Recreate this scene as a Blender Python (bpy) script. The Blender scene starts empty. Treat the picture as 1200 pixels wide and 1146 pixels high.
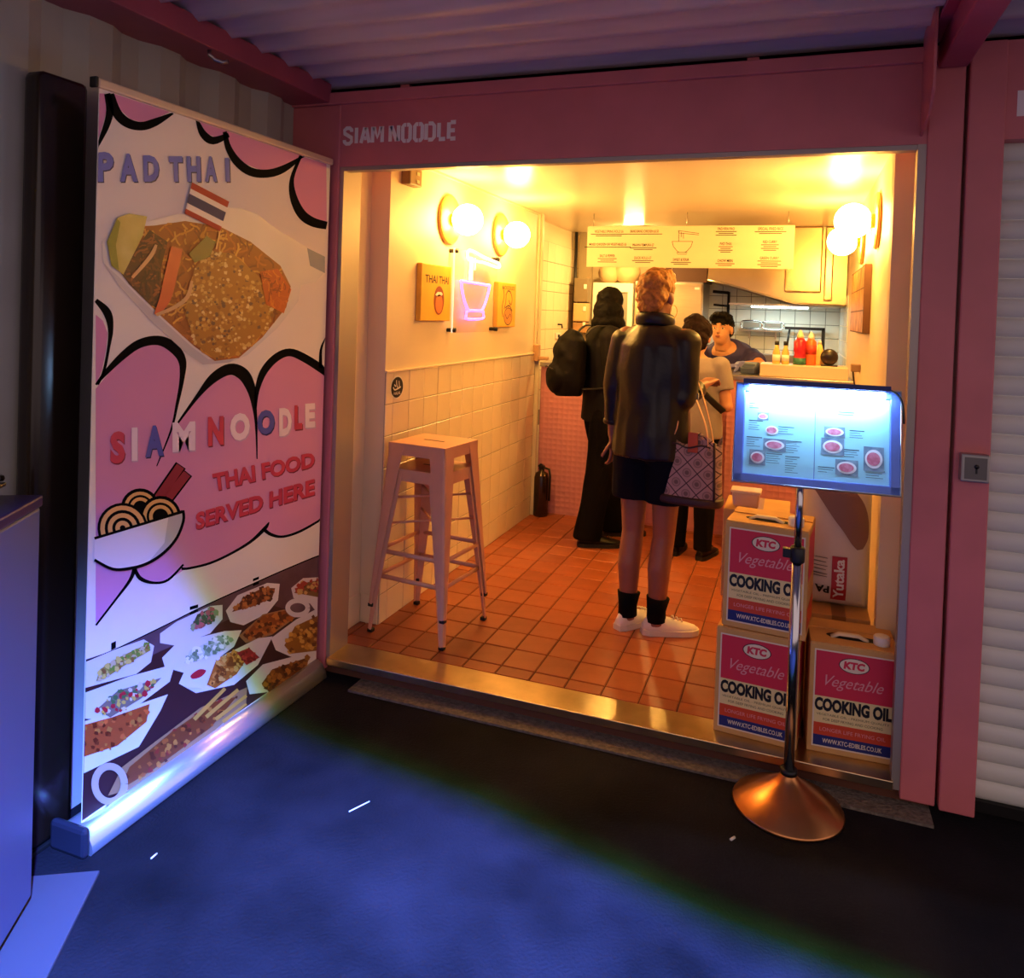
import bpy, bmesh, math, random
from mathutils import Vector, Matrix, noise
from mathutils.geometry import tessellate_polygon
random.seed(7)
scn = bpy.context.scene
COL = scn.collection
PI = math.pi

# ------------------------------------------------------------------ camera
CX, CY, CZ = 1.8178, -2.8098, 1.5
YAW, PITCH, ROLL, FPX, PPY = 0.3534, -0.0173, 0.0334, 904.57, 380.23
def cam_axes():
    f = Vector((-math.sin(YAW), math.cos(YAW), 0)); r = Vector((math.cos(YAW), math.sin(YAW), 0)); u = Vector((0, 0, 1))
    f2 = f * math.cos(PITCH) + u * math.sin(PITCH); u2 = u * math.cos(PITCH) - f * math.sin(PITCH)
    r3 = r * math.cos(ROLL) + u2 * math.sin(ROLL); u3 = u2 * math.cos(ROLL) - r * math.sin(ROLL)
    return f2, r3, u3
CF, CR, CU = cam_axes()
cd = bpy.data.cameras.new('camera'); cam = bpy.data.objects.new('camera', cd); COL.objects.link(cam)
cam.matrix_world = Matrix(((CR.x, CU.x, -CF.x, CX), (CR.y, CU.y, -CF.y, CY), (CR.z, CU.z, -CF.z, CZ), (0, 0, 0, 1)))
cd.sensor_fit = 'HORIZONTAL'; cd.sensor_width = 36; cd.lens = FPX / 1200 * 36
cd.shift_y = (PPY - 573) / 1200; cd.clip_start = 0.05
scn.camera = cam
def at(u, v, ax, c):
    """photo pixel -> point on the plane ax = c"""
    d = CF + CR * ((u - 600) / FPX) + CU * ((PPY - v) / FPX)
    i = 'xyz'.index(ax); o = Vector((CX, CY, CZ))
    return o + d * ((c - o[i]) / d[i])

# ------------------------------------------------------------------ world, lights, exposure
w = bpy.data.worlds.new('night'); scn.world = w; w.use_nodes = True
w.node_tree.nodes['Background'].inputs[0].default_value = (0.86, 0.62, 0.60, 1)
w.node_tree.nodes['Background'].inputs[1].default_value = 0.85
def spot(name, loc, target, power, col, size=0.03, angle=70, blend=0.25):
    l = bpy.data.lights.new(name, 'SPOT'); l.energy = power; l.color = col; l.shadow_soft_size = size
    l.spot_size = math.radians(angle); l.spot_blend = blend
    o = bpy.data.objects.new(name, l); COL.objects.link(o); o.location = loc
    o.rotation_euler = (Vector(target) - Vector(loc)).to_track_quat('-Z', 'Y').to_euler()
    return o
spot('blue_floodlight', (3.4, -4.36, 5.0), (1.75, -1.75, 0), 41000, (0.09, 0.09, 1.0), 0.07, 40, 1.0)
spot('green_floodlight', (3.4, -4.44, 4.96), (1.75, -1.75, 0), 4800, (0.04, 1.0, 0.10), 0.05, 40, 1.0)
vs = scn.view_settings
vs.view_transform = 'Standard'; vs.look = 'None'; vs.gamma = 1; vs.use_curve_mapping = False; vs.exposure = 0.0

# ------------------------------------------------------------------ materials
def lin(h):
    h = h.lstrip('#'); o = []
    for i in (0, 2, 4):
        c = int(h[i:i + 2], 16) / 255
        o.append(c / 12.92 if c <= 0.04045 else ((c + 0.055) / 1.055) ** 2.4)
    return (*o, 1)
MATS = {}
def mat(name, col='#808080', rough=0.6, metal=0.0, var=0.0, vscale=8, bump=0.0, bscale=40, col2=None, emit=None, es=0, spec=0.5, aniso=None):
    if name in MATS: return MATS[name]
    m = bpy.data.materials.new(name); m.use_nodes = True; nt = m.node_tree; N = nt.nodes; L = nt.links
    b = N['Principled BSDF']
    b.inputs['Base Color'].default_value = lin(col); b.inputs['Roughness'].default_value = rough; b.inputs['Metallic'].default_value = metal
    b.inputs['Specular IOR Level'].default_value = spec
    tc = N.new('ShaderNodeTexCoord')
    if var or col2:
        n = N.new('ShaderNodeTexNoise'); n.inputs['Scale'].default_value = vscale; n.inputs['Detail'].default_value = 5
        r = N.new('ShaderNodeValToRGB'); c = lin(col)
        r.color_ramp.elements[0].position = 0.3; r.color_ramp.elements[1].position = 0.7
        if col2: r.color_ramp.elements[0].color = c; r.color_ramp.elements[1].color = lin(col2)
        else:
            r.color_ramp.elements[0].color = (*[x * (1 - var) for x in c[:3]], 1)
            r.color_ramp.elements[1].color = (*[min(1, x * (1 + var)) for x in c[:3]], 1)
        if aniso:
            mp = N.new('ShaderNodeMapping'); mp.inputs['Scale'].default_value = aniso
            L.new(tc.outputs['Object'], mp.inputs[0]); L.new(mp.outputs[0], n.inputs['Vector'])
        else: L.new(tc.outputs['Object'], n.inputs['Vector'])
        L.new(n.outputs['Fac'], r.inputs[0]); L.new(r.outputs[0], b.inputs['Base Color'])
    if bump:
        n2 = N.new('ShaderNodeTexNoise'); n2.inputs['Scale'].default_value = bscale; n2.inputs['Detail'].default_value = 4
        bp = N.new('ShaderNodeBump'); bp.inputs['Strength'].default_value = bump; bp.inputs['Distance'].default_value = 0.01
        L.new(tc.outputs['Object'], n2.inputs['Vector']); L.new(n2.outputs['Fac'], bp.inputs['Height']); L.new(bp.outputs[0], b.inputs['Normal'])
    if emit:
        b.inputs['Emission Color'].default_value = (*emit, 1); b.inputs['Emission Strength'].default_value = es
    MATS[name] = m
    return m
PINK = mat('pink_paint', '#d07274', 0.42, var=0.08, vscale=5, bump=0.03, bscale=30)
CREAM = mat('cream_wall', '#e6d4b2', 0.5, var=0.02, vscale=3)
CEIL = mat('ceiling_panel', '#e4d6bd', 0.28, var=0.02, vscale=2)
GROUT = mat('grout', '#8d7c68', 0.9)
WTILE = mat('white_wall_tile', '#e8d6b6', 0.28, var=0.03, vscale=4)
KTILE = mat('kitchen_tile', '#e3e9e2', 0.2, var=0.03, vscale=4)
FTILE = mat('quarry_tile', '#99502e', 0.42, var=0.10, vscale=9, bump=0.06, bscale=60)
FTILE2 = mat('quarry_tile_dark', '#8c4729', 0.45, var=0.12, vscale=9, bump=0.06, bscale=60)
FGROUT = mat('floor_grout', '#5c3421', 0.9)
STEEL = mat('brushed_steel', '#b9b4ac', 0.28, 1.0, var=0.06, vscale=6, aniso=(1, 1, 30))
CHROME = mat('chrome', '#c4c7cc', 0.14, 1.0)
ALU = mat('aluminium', '#c9cbd0', 0.32, 1.0)
BLACKM = mat('black_plastic', '#0b0b0c', 0.45)
DARKM = mat('dark_metal', '#2a2928', 0.4, 0.6)
WHITEP = mat('white_paint', '#e9e6df', 0.4)
ASPH = mat('asphalt', '#0b0b0d', 0.8, var=0.5, vscale=2.6, bump=0.4, bscale=110, col2='#211f24', spec=0.06)
CONC = mat('rough_concrete', '#6b6156', 0.95, var=0.35, vscale=60, bump=1.0, bscale=90)
CORR = mat('corrugated_wall_paint', '#a9a79c', 0.5, var=0.08, vscale=4)
ROOFM = mat('corrugated_roof_metal', '#cdc6c8', 0.34, 0.15, var=0.12, vscale=5, aniso=(0.4, 3, 3))
SHUT = mat('shutter_cream', '#d6d8cc', 0.45, var=0.04, vscale=5)
SKINM = mat('skin_brown', '#8a5a45', 0.5, var=0.06, vscale=20)
SKINL = mat('skin_light', '#c98d6c', 0.5, var=0.06, vscale=20)

# ------------------------------------------------------------------ mesh helpers
def obj(name, bm, m=None, parent=None, smooth=False, loc=None):
    if isinstance(bm, bmesh.types.BMesh):
        me = bpy.data.meshes.new(name); bm.normal_update(); bm.to_mesh(me); bm.free()
    else: me = bm
    ms = m if isinstance(m, (list, tuple)) else ([m] if m else [])
    if not me.materials:
        for x in ms: me.materials.append(x)
    if smooth: me.shade_smooth()
    o = bpy.data.objects.new(name, me); COL.objects.link(o)
    if parent: o.parent = parent
    if loc is not None: o.location = loc
    return o
def tag(o, label=None, cat=None, group=None, kind=None):
    if label: o['label'] = label
    if cat: o['category'] = cat
    if group: o['group'] = group
    if kind: o['kind'] = kind
    return o
def thing(name, label, cat, loc=(0, 0, 0), rz=0, group=None):
    o = bpy.data.objects.new(name, None); COL.objects.link(o); o.empty_display_size = 0.1
    o.location = loc; o.rotation_euler = (0, 0, rz)
    return tag(o, label, cat, group)
def struct(name, bm, m, parent=None, label=None, smooth=False):
    o = obj(name, bm, m, parent, smooth)
    if not parent: tag(o, label, None, None, 'structure')
    return o
def B(): return bmesh.new()
def bx(bm, x0, x1, y0, y1, z0, z1, bev=0, mi=0):
    r = bmesh.ops.create_cube(bm, size=1)['verts']
    for v in r: v.co = Vector(((x0 + x1) / 2 + v.co.x * (x1 - x0), (y0 + y1) / 2 + v.co.y * (y1 - y0), (z0 + z1) / 2 + v.co.z * (z1 - z0)))
    fs = set(f for v in r for f in v.link_faces)
    for f in fs: f.material_index = mi
    if bev:
        bmesh.ops.bevel(bm, geom=list(set(e for v in r for e in v.link_edges)), offset=bev, segments=2, affect='EDGES', profile=0.5)
    return bm
def box(x0, x1, y0, y1, z0, z1, bev=0): return bx(B(), x0, x1, y0, y1, z0, z1, bev)
def perp(t, hint=None):
    h = Vector(hint) if hint is not None else (Vector((0, 0, 1)) if abs(t.z) < 0.9 else Vector((1, 0, 0)))
    s = h - t * h.dot(t)
    if s.length < 1e-5: s = Vector((0, 1, 0)) - t * t.y
    return s.normalized()
def tube(bm, pts, r, n=10, side=None, closed=False, mi=0):
    """swept tube; r = number, (a,b), or list per point; a lies along `side`"""
    P = [Vector(p) for p in pts]; rings = []; prev = None
    for i, p in enumerate(P):
        if closed: t = (P[(i + 1) % len(P)] - P[i - 1]).normalized()
        else: t = ((P[min(i + 1, len(P) - 1)] - P[max(i - 1, 0)])).normalized()
        s = perp(t, side if side is not None else prev)
        prev = s
        nn = t.cross(s)
        rr = r[i] if isinstance(r, list) else r
        a, b = rr if isinstance(rr, tuple) else (rr, rr)
        rings.append([bm.verts.new(p + s * (a * math.cos(2 * PI * k / n)) + nn * (b * math.sin(2 * PI * k / n))) for k in range(n)])
    m = len(rings)
    for i in range(m if closed else m - 1):
        A, C = rings[i], rings[(i + 1) % m]
        for k in range(n):
            f = bm.faces.new((A[k], A[(k + 1) % n], C[(k + 1) % n], C[k])); f.material_index = mi; f.smooth = True
    if not closed:
        bm.faces.new(rings[0][::-1]).material_index = mi; bm.faces.new(rings[-1]).material_index = mi
    return bm
def lathe(bm, prof, n=24, axis='z', c=(0, 0, 0), mi=0):
    """prof: (radius, height) list"""
    rings = []
    c = Vector(c)
    def P(r, h, a):
        u, v = r * math.cos(a), r * math.sin(a)
        return c + (Vector((u, v, h)) if axis == 'z' else Vector((h, u, v)) if axis == 'x' else Vector((v, h, u)))
    for r, h in prof:
        rings.append([bm.verts.new(P(max(r, 1e-5), h, 2 * PI * k / n)) for k in range(n)])
    for i in range(len(rings) - 1):
        for k in range(n):
            f = bm.faces.new((rings[i][k], rings[i][(k + 1) % n], rings[i + 1][(k + 1) % n], rings[i + 1][k])); f.smooth = True; f.material_index = mi
    bm.faces.new(rings[0][::-1]); bm.faces.new(rings[-1])
    bmesh.ops.remove_doubles(bm, verts=bm.verts, dist=2e-5)
    return bm
def ell(bm, c, r, rot=None, seg=20, ring=12, mi=0):
    M = Matrix.Translation(c) @ (rot.to_4x4() if rot else Matrix()) @ Matrix.Diagonal((*r, 1))
    vs_ = bmesh.ops.create_uvsphere(bm, u_segments=seg, v_segments=ring, radius=1, matrix=M)['verts']
    for f in set(f for v in vs_ for f in v.link_faces): f.smooth = True; f.material_index = mi
    return bm
def polyf(bm, pts, mi=0):
    """flat polygon (any outline) from 3D points"""
    vs_ = [bm.verts.new(p) for p in pts]
    for t in tessellate_polygon([[Vector(p) for p in pts]]):
        try: bm.faces.new([vs_[i] for i in t]).material_index = mi
        except ValueError: pass
    return bm
def cr(pts, n=6, closed=False):
    """catmull-rom through tuples of any size"""
    o = []; m = len(pts); rng = range(m) if closed else range(m - 1)
    for i in rng:
        p0 = pts[(i - 1) % m] if closed else pts[max(i - 1, 0)]; p1 = pts[i]
        p2 = pts[(i + 1) % m]; p3 = pts[(i + 2) % m] if closed else pts[min(i + 2, m - 1)]
        for k in range(n):
            t = k / n
            o.append(tuple(0.5 * ((2 * b) + (c - a) * t + (2 * a - 5 * b + 4 * c - d) * t * t + (3 * b - a - 3 * c + d) * t ** 3) for a, b, c, d in zip(p0, p1, p2, p3)))
    if not closed: o.append(tuple(pts[-1]))
    return o
def ribbon(bm, pts, fn, mi=0):
    """2D polyline of (u,v,width) -> flat strip through fn(u,v) -> 3D"""
    L = []
    for i, (u, v, wd) in enumerate(pts):
        a = pts[max(i - 1, 0)]; b = pts[min(i + 1, len(pts) - 1)]
        du, dv = b[0] - a[0], b[1] - a[1]; l = math.hypot(du, dv) or 1
        nx, ny = -dv / l * wd / 2, du / l * wd / 2
        L.append((bm.verts.new(fn(u + nx, v + ny)), bm.verts.new(fn(u - nx, v - ny))))
    for i in range(len(L) - 1):
        bm.faces.new((L[i][0], L[i][1], L[i + 1][1], L[i + 1][0])).material_index = mi
    return bm
def text_tris(s, bold=0.0, shear=0.0, spacing=1.0):
    """triangles of a text, normalised to the unit square; returns verts, faces, aspect"""
    cu = bpy.data.curves.new('t', 'FONT'); cu.body = s; cu.size = 1; cu.offset = bold; cu.shear = shear; cu.resolution_u = 3; cu.space_character = spacing
    o = bpy.data.objects.new('t', cu); me = bpy.data.meshes.new_from_object(o)
    V = [v.co.copy() for v in me.vertices]; Fc = [tuple(p.vertices) for p in me.polygons]
    bpy.data.objects.remove(o); bpy.data.curves.remove(cu); bpy.data.meshes.remove(me)
    x0 = min(v.x for v in V); x1 = max(v.x for v in V); y0 = min(v.y for v in V); y1 = max(v.y for v in V)
    return [((v.x - x0) / (x1 - x0), (v.y - y0) / (y1 - y0)) for v in V], Fc, (x1 - x0) / (y1 - y0)
def put_text(bm, s, fn, bold=0.02, shear=0, spacing=1.0, mi=0):
    V, Fc, a = text_tris(s, bold, shear, spacing)
    vs_ = [bm.verts.new(fn(u, v)) for u, v in V]
    for f in Fc:
        try: bm.faces.new([vs_[i] for i in f]).material_index = mi
        except ValueError: pass
    return bm
def quad(bl, br, tr, tl, f):
    def g(u, v):
        x = (bl[0] * (1 - u) + br[0] * u) * (1 - v) + (tl[0] * (1 - u) + tr[0] * u) * v
        y = (bl[1] * (1 - u) + br[1] * u) * (1 - v) + (tl[1] * (1 - u) + tr[1] * u) * v
        return f(x, y)
    return g
def copy_tree(o, parent=None):
    c = o.copy(); COL.objects.link(c); c.parent = parent
    for ch in o.children: copy_tree(ch, c)
    return c
def inside(p, poly):
    x, y = p; r = False; j = len(poly) - 1
    for i in range(len(poly)):
        xi, yi = poly[i]; xj, yj = poly[j]
        if (yi > y) != (yj > y) and x < (xj - xi) * (y - yi) / (yj - yi) + xi: r = not r
        j = i
    return r

# ------------------------------------------------------------------ setting
GZ = -0.08          # asphalt
LX, RX = 0.015, 2.165   # lined shop walls
ZC = 2.22           # shop ceiling
TILES = {}
def tile_mesh(a, b, t, m, ax):
    """bevelled tile a x b, thickness t, standing proud along ax (+/-)"""
    k = (round(a, 3), round(b, 3), round(t, 4), m.name, ax)
    if k in TILES: return TILES[k]
    bm = B(); i = min(0.0025, t * 0.6)
    def P(u, v, h):
        return {'+z': (u, v, h), '+x': (h, u, v), '-x': (-h, u, v), '-y': (u, -h, v), '+y': (u, h, v)}[ax]
    R = []
    for (q, h) in ((0, 0), (0, t - i), (i, t)):
        R.append([bm.verts.new(P(s * (a / 2 - q), r * (b / 2 - q), h)) for s, r in ((-1, -1), (1, -1), (1, 1), (-1, 1))])
    for j in range(2):
        for n in range(4): bm.faces.new((R[j][n], R[j][(n + 1) % 4], R[j + 1][(n + 1) % 4], R[j + 1][n]))
    bm.faces.new(R[2]); bm.faces.new(R[0][::-1])
    bmesh.ops.recalc_face_normals(bm, faces=bm.faces)
    me = bpy.data.meshes.new('tile'); bm.to_mesh(me); bm.free(); me.materials.append(m)
    TILES[k] = me
    return me
def grid(parent, ax, c, U, V, mats, gap=0.004, t=0.005, name='tile', jit=0.0008):
    for i in range(len(U) - 1):
        for j in range(len(V) - 1):
            a, b = U[i + 1] - U[i] - gap, V[j + 1] - V[j] - gap
            if a < 0.012 or b < 0.012: continue
            m = random.choice(mats); o = bpy.data.objects.new(name, tile_mesh(a, b, t, m, ax)); COL.objects.link(o); o.parent = parent
            u, v = (U[i] + U[i + 1]) / 2, (V[j] + V[j + 1]) / 2; h = c + random.uniform(-jit, jit) * (1 if '+' in ax else -1)
            o.location = {'+z': (u, v, h), '+x': (h, u, v), '-x': (h, u, v), '-y': (u, h, v), '+y': (u, h, v)}[ax]
def lines(lo, hi, ref, step):
    k = math.ceil((lo - ref) / step + 0.08); o = [lo]
    while ref + k * step < hi - 0.01: o.append(ref + k * step); k += 1
    return o + [hi]

struct('ground', box(-7, 9, -10, 6, -0.4, GZ), ASPH, label='dark asphalt ground in front of the stall')
struct('trim_1', box(0.15, 2.28, -0.085, 0.03, GZ, -0.071), CONC, label='rough concrete strip along the foot of the shop threshold')
fl = struct('floor', box(-0.2, 2.28, 0.02, 4.55, -0.072, -0.0045), FGROUT, label='terracotta quarry tile shop floor')
grid(fl, '+z', -0.0045, lines(-0.085, RX, 0.55, 0.149), lines(0.152, 2.75, 0.235, 0.171), [FTILE, FTILE, FTILE2], 0.006, 0.0045, 'floor_tile', 0.0006)
struct('trim_2', box(-0.005, 2.17, -0.012, 0.15, -0.03, 0.001, 0.003), mat('threshold_steel', '#c8b08a', 0.3, 1.0, var=0.15, vscale=9), label='brushed metal threshold strip across the shop opening')
# left wall: recess, step, lined wall, far tiled wall
wl = struct('wall_left', bx(bx(bx(B(), -0.2, LX, 0.38, 2.6, -0.004, ZC), -0.2, -0.085, 0.0, 0.38, -0.004, ZC), -0.2, -0.092, 2.6, 4.45, -0.004, ZC), CREAM, label='cream left wall of the shop with a tiled lower half')
struct_t = obj('tile_backing', box(LX, LX + 0.003, 0.382, 2.58, 0.0, 1.192), GROUT, wl)
grid(wl, '+x', LX + 0.003, lines(0.38, 2.58, 1.755, 0.163), [0.0, 0.14, 0.29, 0.44, 0.59, 0.74, 0.89, 1.04, 1.19], [WTILE], 0.003, 0.004)
obj('tile_edge_trim', box(LX, LX + 0.012, 0.38, 2.58, 1.19, 1.2, 0.002), WTILE, wl)
grid(wl, '+x', -0.085, [0.01, 0.13, 0.255, 0.38], [0.0, 0.14], [WTILE], 0.003, 0.006)
grid(wl, '-y', 0.38, [-0.079, LX], [0.0, 0.14], [WTILE], 0.003, 0.006)
obj('tile_backing', box(-0.092, -0.089, 2.62, 4.4, 0.6, 2.07), GROUT, wl)
grid(wl, '+x', -0.089, lines(2.62, 4.4, 3.13, 0.2), [0.72, 0.88, 1.04, 1.2, 1.36, 1.517, 1.67, 1.75, 1.91, 2.07], [WTILE], 0.004, 0.004)
# corner post at the end of the lined wall with a hinge bracket for the counter flap
obj('corner_post', bx(bx(B(), LX, LX + 0.016, 2.56, 2.585, 1.2, ZC, 0.002), LX - 0.01, LX + 0.03, 2.59, 2.62, 0.0, ZC, 0.003), mat('post_cream', '#d8c8a8', 0.4), wl)
obj('flap_bracket', bx(bx(B(), LX, LX + 0.04, 2.54, 2.6, 1.14, 1.26, 0.006), LX + 0.02, LX + 0.11, 2.55, 2.59, 1.15, 1.175, 0.006), mat('bracket_tan', '#b48a62', 0.5), wl)
wr = struct('wall_right', bx(bx(B(), RX, 2.29, 0.38, 4.45, -0.004, ZC), 2.13, 2.29, 0.3, 0.38, -0.004, ZC), CREAM, label='cream right wall of the shop')
bx_ = bx(B(), 2.212, 2.29, 0.0, 0.3, -0.004, ZC); obj('front_return', bx_, CREAM, wr)
wb = struct('wall_back', box(-0.2, 2.29, 4.45, 4.55, -0.004, ZC), CREAM, label='kitchen back wall with white square tiles')
obj('tile_backing', box(0.9, RX, 4.447, 4.45, 0.9, 1.9), mat('kitchen_grout', '#6d7068', 0.9), wb)
grid(wb, '-y', 4.447, lines(0.9, RX, 1.05, 0.125), lines(0.9, 1.9, 1.0, 0.117), [KTILE], 0.004, 0.004)
grid(wr, '-x', RX, lines(3.3, 4.44, 3.3, 0.125), lines(0.95, 1.7, 1.0, 0.117), [KTILE], 0.004, 0.004)
struct('ceiling', box(-0.2, 2.29, 0.12, 4.55, ZC, ZC + 0.06), CEIL, label='glossy cream shop ceiling')
obj('ceiling_edge_trim', box(LX, LX + 0.012, 0.38, 2.6, ZC - 0.012, ZC - 0.002), CREAM, wl)
# facade: pink frame
fr = thing('shop_front_frame', 'pink painted steel container front framing the open noodle shop', 'shopfront', (0, 0, GZ))
def fp(name, bm, m=PINK): 
    o = obj(name, bm, m, fr); o.location = (0, 0, -GZ); return o
fp('header_panel', box(-0.02, 2.195, 0.0, 0.12, 2.085, 2.345))
fp('top_rail', box(-0.27, 2.295, -0.018, 0.12, 2.345, 2.395, 0.004))
for x in (0.25, 1.62): fp('roof_clip', box(x, x + 0.04, 0.02, 0.05, 2.395, 2.415))
fp('corner_post', box(-0.27, -0.018, -0.004, 0.14, -0.055, 2.345, 0.005))
fp('corner_post', box(2.19, 2.293, -0.006, 0.14, -0.055, 2.345, 0.005))
fp('inner_frame', bx(bx(bx(B(), -0.018, 0.0, 0.006, 0.145, -0.03, 2.085), 2.165, 2.19, 0.0, 0.05, -0.03, 2.085), 0.0, 2.165, 0.006, 0.05, 2.068, 2.085), mat('grey_trim', '#a79b92', 0.4, 0.5))
fp('sill_beam', box(-0.065, 2.19, 0.025, 0.12, -0.055, -0.03), DARKM)
fin = B(); P_ = [(-0.004, 2.11), (-0.16, 2.14), (-0.235, 2.2), (-0.235, 2.44), (-0.004, 2.44)]
a_ = [fin.verts.new((2.168, y, z)) for y, z in P_]; b_ = [fin.verts.new((2.176, y, z)) for y, z in P_]
fin.faces.new(a_); fin.faces.new(b_[::-1])
for i in range(5): fin.faces.new((a_[i], b_[i], b_[(i + 1) % 5], a_[(i + 1) % 5]))
bmesh.ops.recalc_face_normals(fin, faces=fin.faces)
fp('projecting_plate', fin)
# stencil lettering, strokes on a 2 x 4 grid
STEN = {'S': [[(1.9, 3), (1.9, 3.5), (1.4, 4), (.6, 4), (.1, 3.5), (.1, 2.7), (1.9, 1.5), (1.9, .5), (1.4, 0), (.6, 0), (.1, .5), (.1, 1)]],
        'I': [[(1, 0), (1, 4)]], 'A': [[(0, 0), (.9, 4)], [(1.25, 3.9), (2.1, 0)], [(.75, 1.2), (1.4, 1.2)]],
        'M': [[(0, 0), (0, 4)], [(.35, 3.9), (1.2, 1.2), (2.05, 3.9)], [(2.4, 4), (2.4, 0)]],
        'N': [[(0, 0), (0, 4)], [(.3, 3.9), (1.6, .1)], [(2, 0), (2, 4)]],
        'O': [[(.98, 4), (.5, 4), (.15, 3.6), (.15, .4), (.5, 0), (.98, 0)], [(1.14, 0), (1.6, 0), (1.95, .4), (1.95, 3.6), (1.6, 4), (1.14, 4)]],
        'D': [[(0, 0), (0, 4)], [(.5, 0), (1.4, 0), (1.9, .6), (1.9, 3.4), (1.4, 4), (.5, 4)]],
        'L': [[(.1, .5), (.1, 4)], [(.1, 0), (1.6, 0)]], 'E': [[(.1, 0), (.1, 4)], [(.5, 4), (1.7, 4)], [(.5, 2), (1.5, 2)], [(.5, 0), (1.7, 0)]], ' ': []}
WID = {'I': 1.6, ' ': 1.1, 'M': 3.3, 'L': 2.3, 'E': 2.5, 'S': 2.75}
LETM = mat('lettering_white', '#f2e6df', 0.6)
def stencil(bm, s, x0, x1, z0, z1, y):
    tot = sum(WID.get(c, 2.9) for c in s); sx = (x1 - x0) / tot; sz = (z1 - z0) / 4.0; x = x0
    for c in s:
        off = -0.6 if c == 'I' else 0
        for st in STEN[c]:
            ribbon(bm, [(x + (u + off + .3) * sx, z0 + v * sz, 0.0165) for u, v in st], lambda u, v: (u, y, v))
        x += WID.get(c, 2.9) * sx
    return bm
fp('sign_lettering', stencil(B(), 'SIAM NOODLE', -0.005, 0.525, 2.18, 2.245, -0.0015), LETM)['label'] = 'white stencil lettering reading SIAM NOODLE'
# neighbouring unit on the right
nb = thing('neighbour_unit', 'pink container front with a closed cream roller shutter at the right edge', 'shopfront', (2.35, 0.05, GZ))
def npart(name, bm, m=PINK):
    o = obj(name, bm, m, nb); o.location = (-2.35, -0.05, -GZ); return o
npart('corner_post', box(2.303, 2.405, -0.012, 0.14, -0.06, 2.4, 0.005))
npart('header_panel', box(2.405, 4.75, 0.0, 0.12, 2.09, 2.4))
npart('base_beam', box(2.405, 4.75, 0.05, 0.12, -0.07, -0.035), DARKM)
npart('sign_lettering', ribbon(B(), [(2.4475, 2.16, .022), (2.4475, 2.24, .022)], lambda u, v: (u, -0.0015, v)), LETM)
sm = bpy.data.meshes.new('slat'); sb = B()
prof = [(0.0, 0.0), (-0.006, 0.004), (-0.011, 0.016), (-0.013, 0.032), (-0.011, 0.048), (-0.006, 0.058), (0.0, 0.0625)]
A_ = [sb.verts.new((2.402, y, z)) for y, z in prof]; C_ = [sb.verts.new((4.7, y, z)) for y, z in prof]
for i in range(6):
    f_ = sb.faces.new((A_[i], C_[i], C_[i + 1], A_[i + 1])); f_.smooth = True
sb.to_mesh(sm); sb.free(); sm.materials.append(SHUT)
for i in range(34):
    o = bpy.data.objects.new('slat', sm); COL.objects.link(o); o.parent = nb; o.location = (-2.35, 0.07 - 0.05, -GZ - 0.035 + i * 0.0627)
lk = npart('lock_box', box(2.318, 2.398, -0.045, -0.008, 1.012, 1.1, 0.004), mat('lock_metal', '#a9a6a2', 0.3, 0.9))
obj('lock_face', box(2.328, 2.39, -0.0465, -0.045, 1.022, 1.09), mat('lock_face_grey', '#6d6a66', 0.4, 0.8), lk)
obj('keyhole', lathe(B(), [(0.0, -0.049), (0.007, -0.049), (0.007, -0.046)], 14, 'y', (2.361, 0, 1.062)), BLACKM, lk)
obj('keyhole', box(2.3585, 2.3635, -0.049, -0.0464, 1.04, 1.06), BLACKM, lk)
# pink square roof beam running out over the passage
beam = B(); bx(beam, 2.21, 2.295, -1.75, -0.02, 2.32, 2.405, 0.006); bx(beam, 2.18, 2.325, -1.75, -0.02, 2.405, 2.418)
tag(obj('roof_beam', beam, mat('beam_pink', '#a8435f', 0.4, var=0.08)), 'pink square steel roof beam running out from the right pillar', 'beam')
# left container side: corrugated wall, pink top rail, end post
cw = B(); ys = []; y = 0.0; prof = []
while y > -1.62:
    for dy, dx in ((0, -0.03), (-0.07, -0.03), (-0.13, 0.0), (-0.215, 0.0)): prof.append((y + dy, -0.225 + dx))
    y -= 0.28
vsl = [[cw.verts.new((x, yy, z)) for yy, x in prof] for z in (GZ, 2.43)]
for i in range(len(prof) - 1): cw.faces.new((vsl[0][i], vsl[0][i + 1], vsl[1][i + 1], vsl[1][i]))
bmesh.ops.recalc_face_normals(cw, faces=cw.faces)
struct('wall_outer', cw, CORR, label='pale corrugated container side wall behind the banner')
struct('trim_3', box(-0.27, -0.065, -3.0, -0.005, 2.352, 2.435, 0.004), mat('rail_pink', '#a04a58', 0.45, var=0.08), label='pink steel rail along the top of the corrugated wall')
po = lathe(B(), [(0.11, GZ), (0.11, 2.352)], 28, 'z', (-0.27, -1.72, 0))
struct('trim_4', bx(po, -0.38, -0.18, -4.5, -1.72, GZ, 2.352, 0.02), mat('post_pale', '#b3b2a6', 0.5, var=0.05), label='pale rounded end post of the corrugated container', smooth=True)
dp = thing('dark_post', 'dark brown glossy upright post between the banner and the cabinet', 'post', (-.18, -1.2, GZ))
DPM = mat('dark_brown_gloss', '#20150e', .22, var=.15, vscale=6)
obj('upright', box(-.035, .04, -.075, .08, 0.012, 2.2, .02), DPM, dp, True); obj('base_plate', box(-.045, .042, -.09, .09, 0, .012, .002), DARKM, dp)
# dangling bolt under the rail
tag(obj('roof_hook', tube(B(), [(-0.09, -0.70, 2.352), (-0.085, -0.705, 2.335), (-0.075, -0.69, 2.322), (-0.06, -0.67, 2.318), (-0.05, -0.655, 2.324)], 0.007, 8), STEEL), 'small metal hook fixed under the pink rail above the banner', 'hook')
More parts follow.
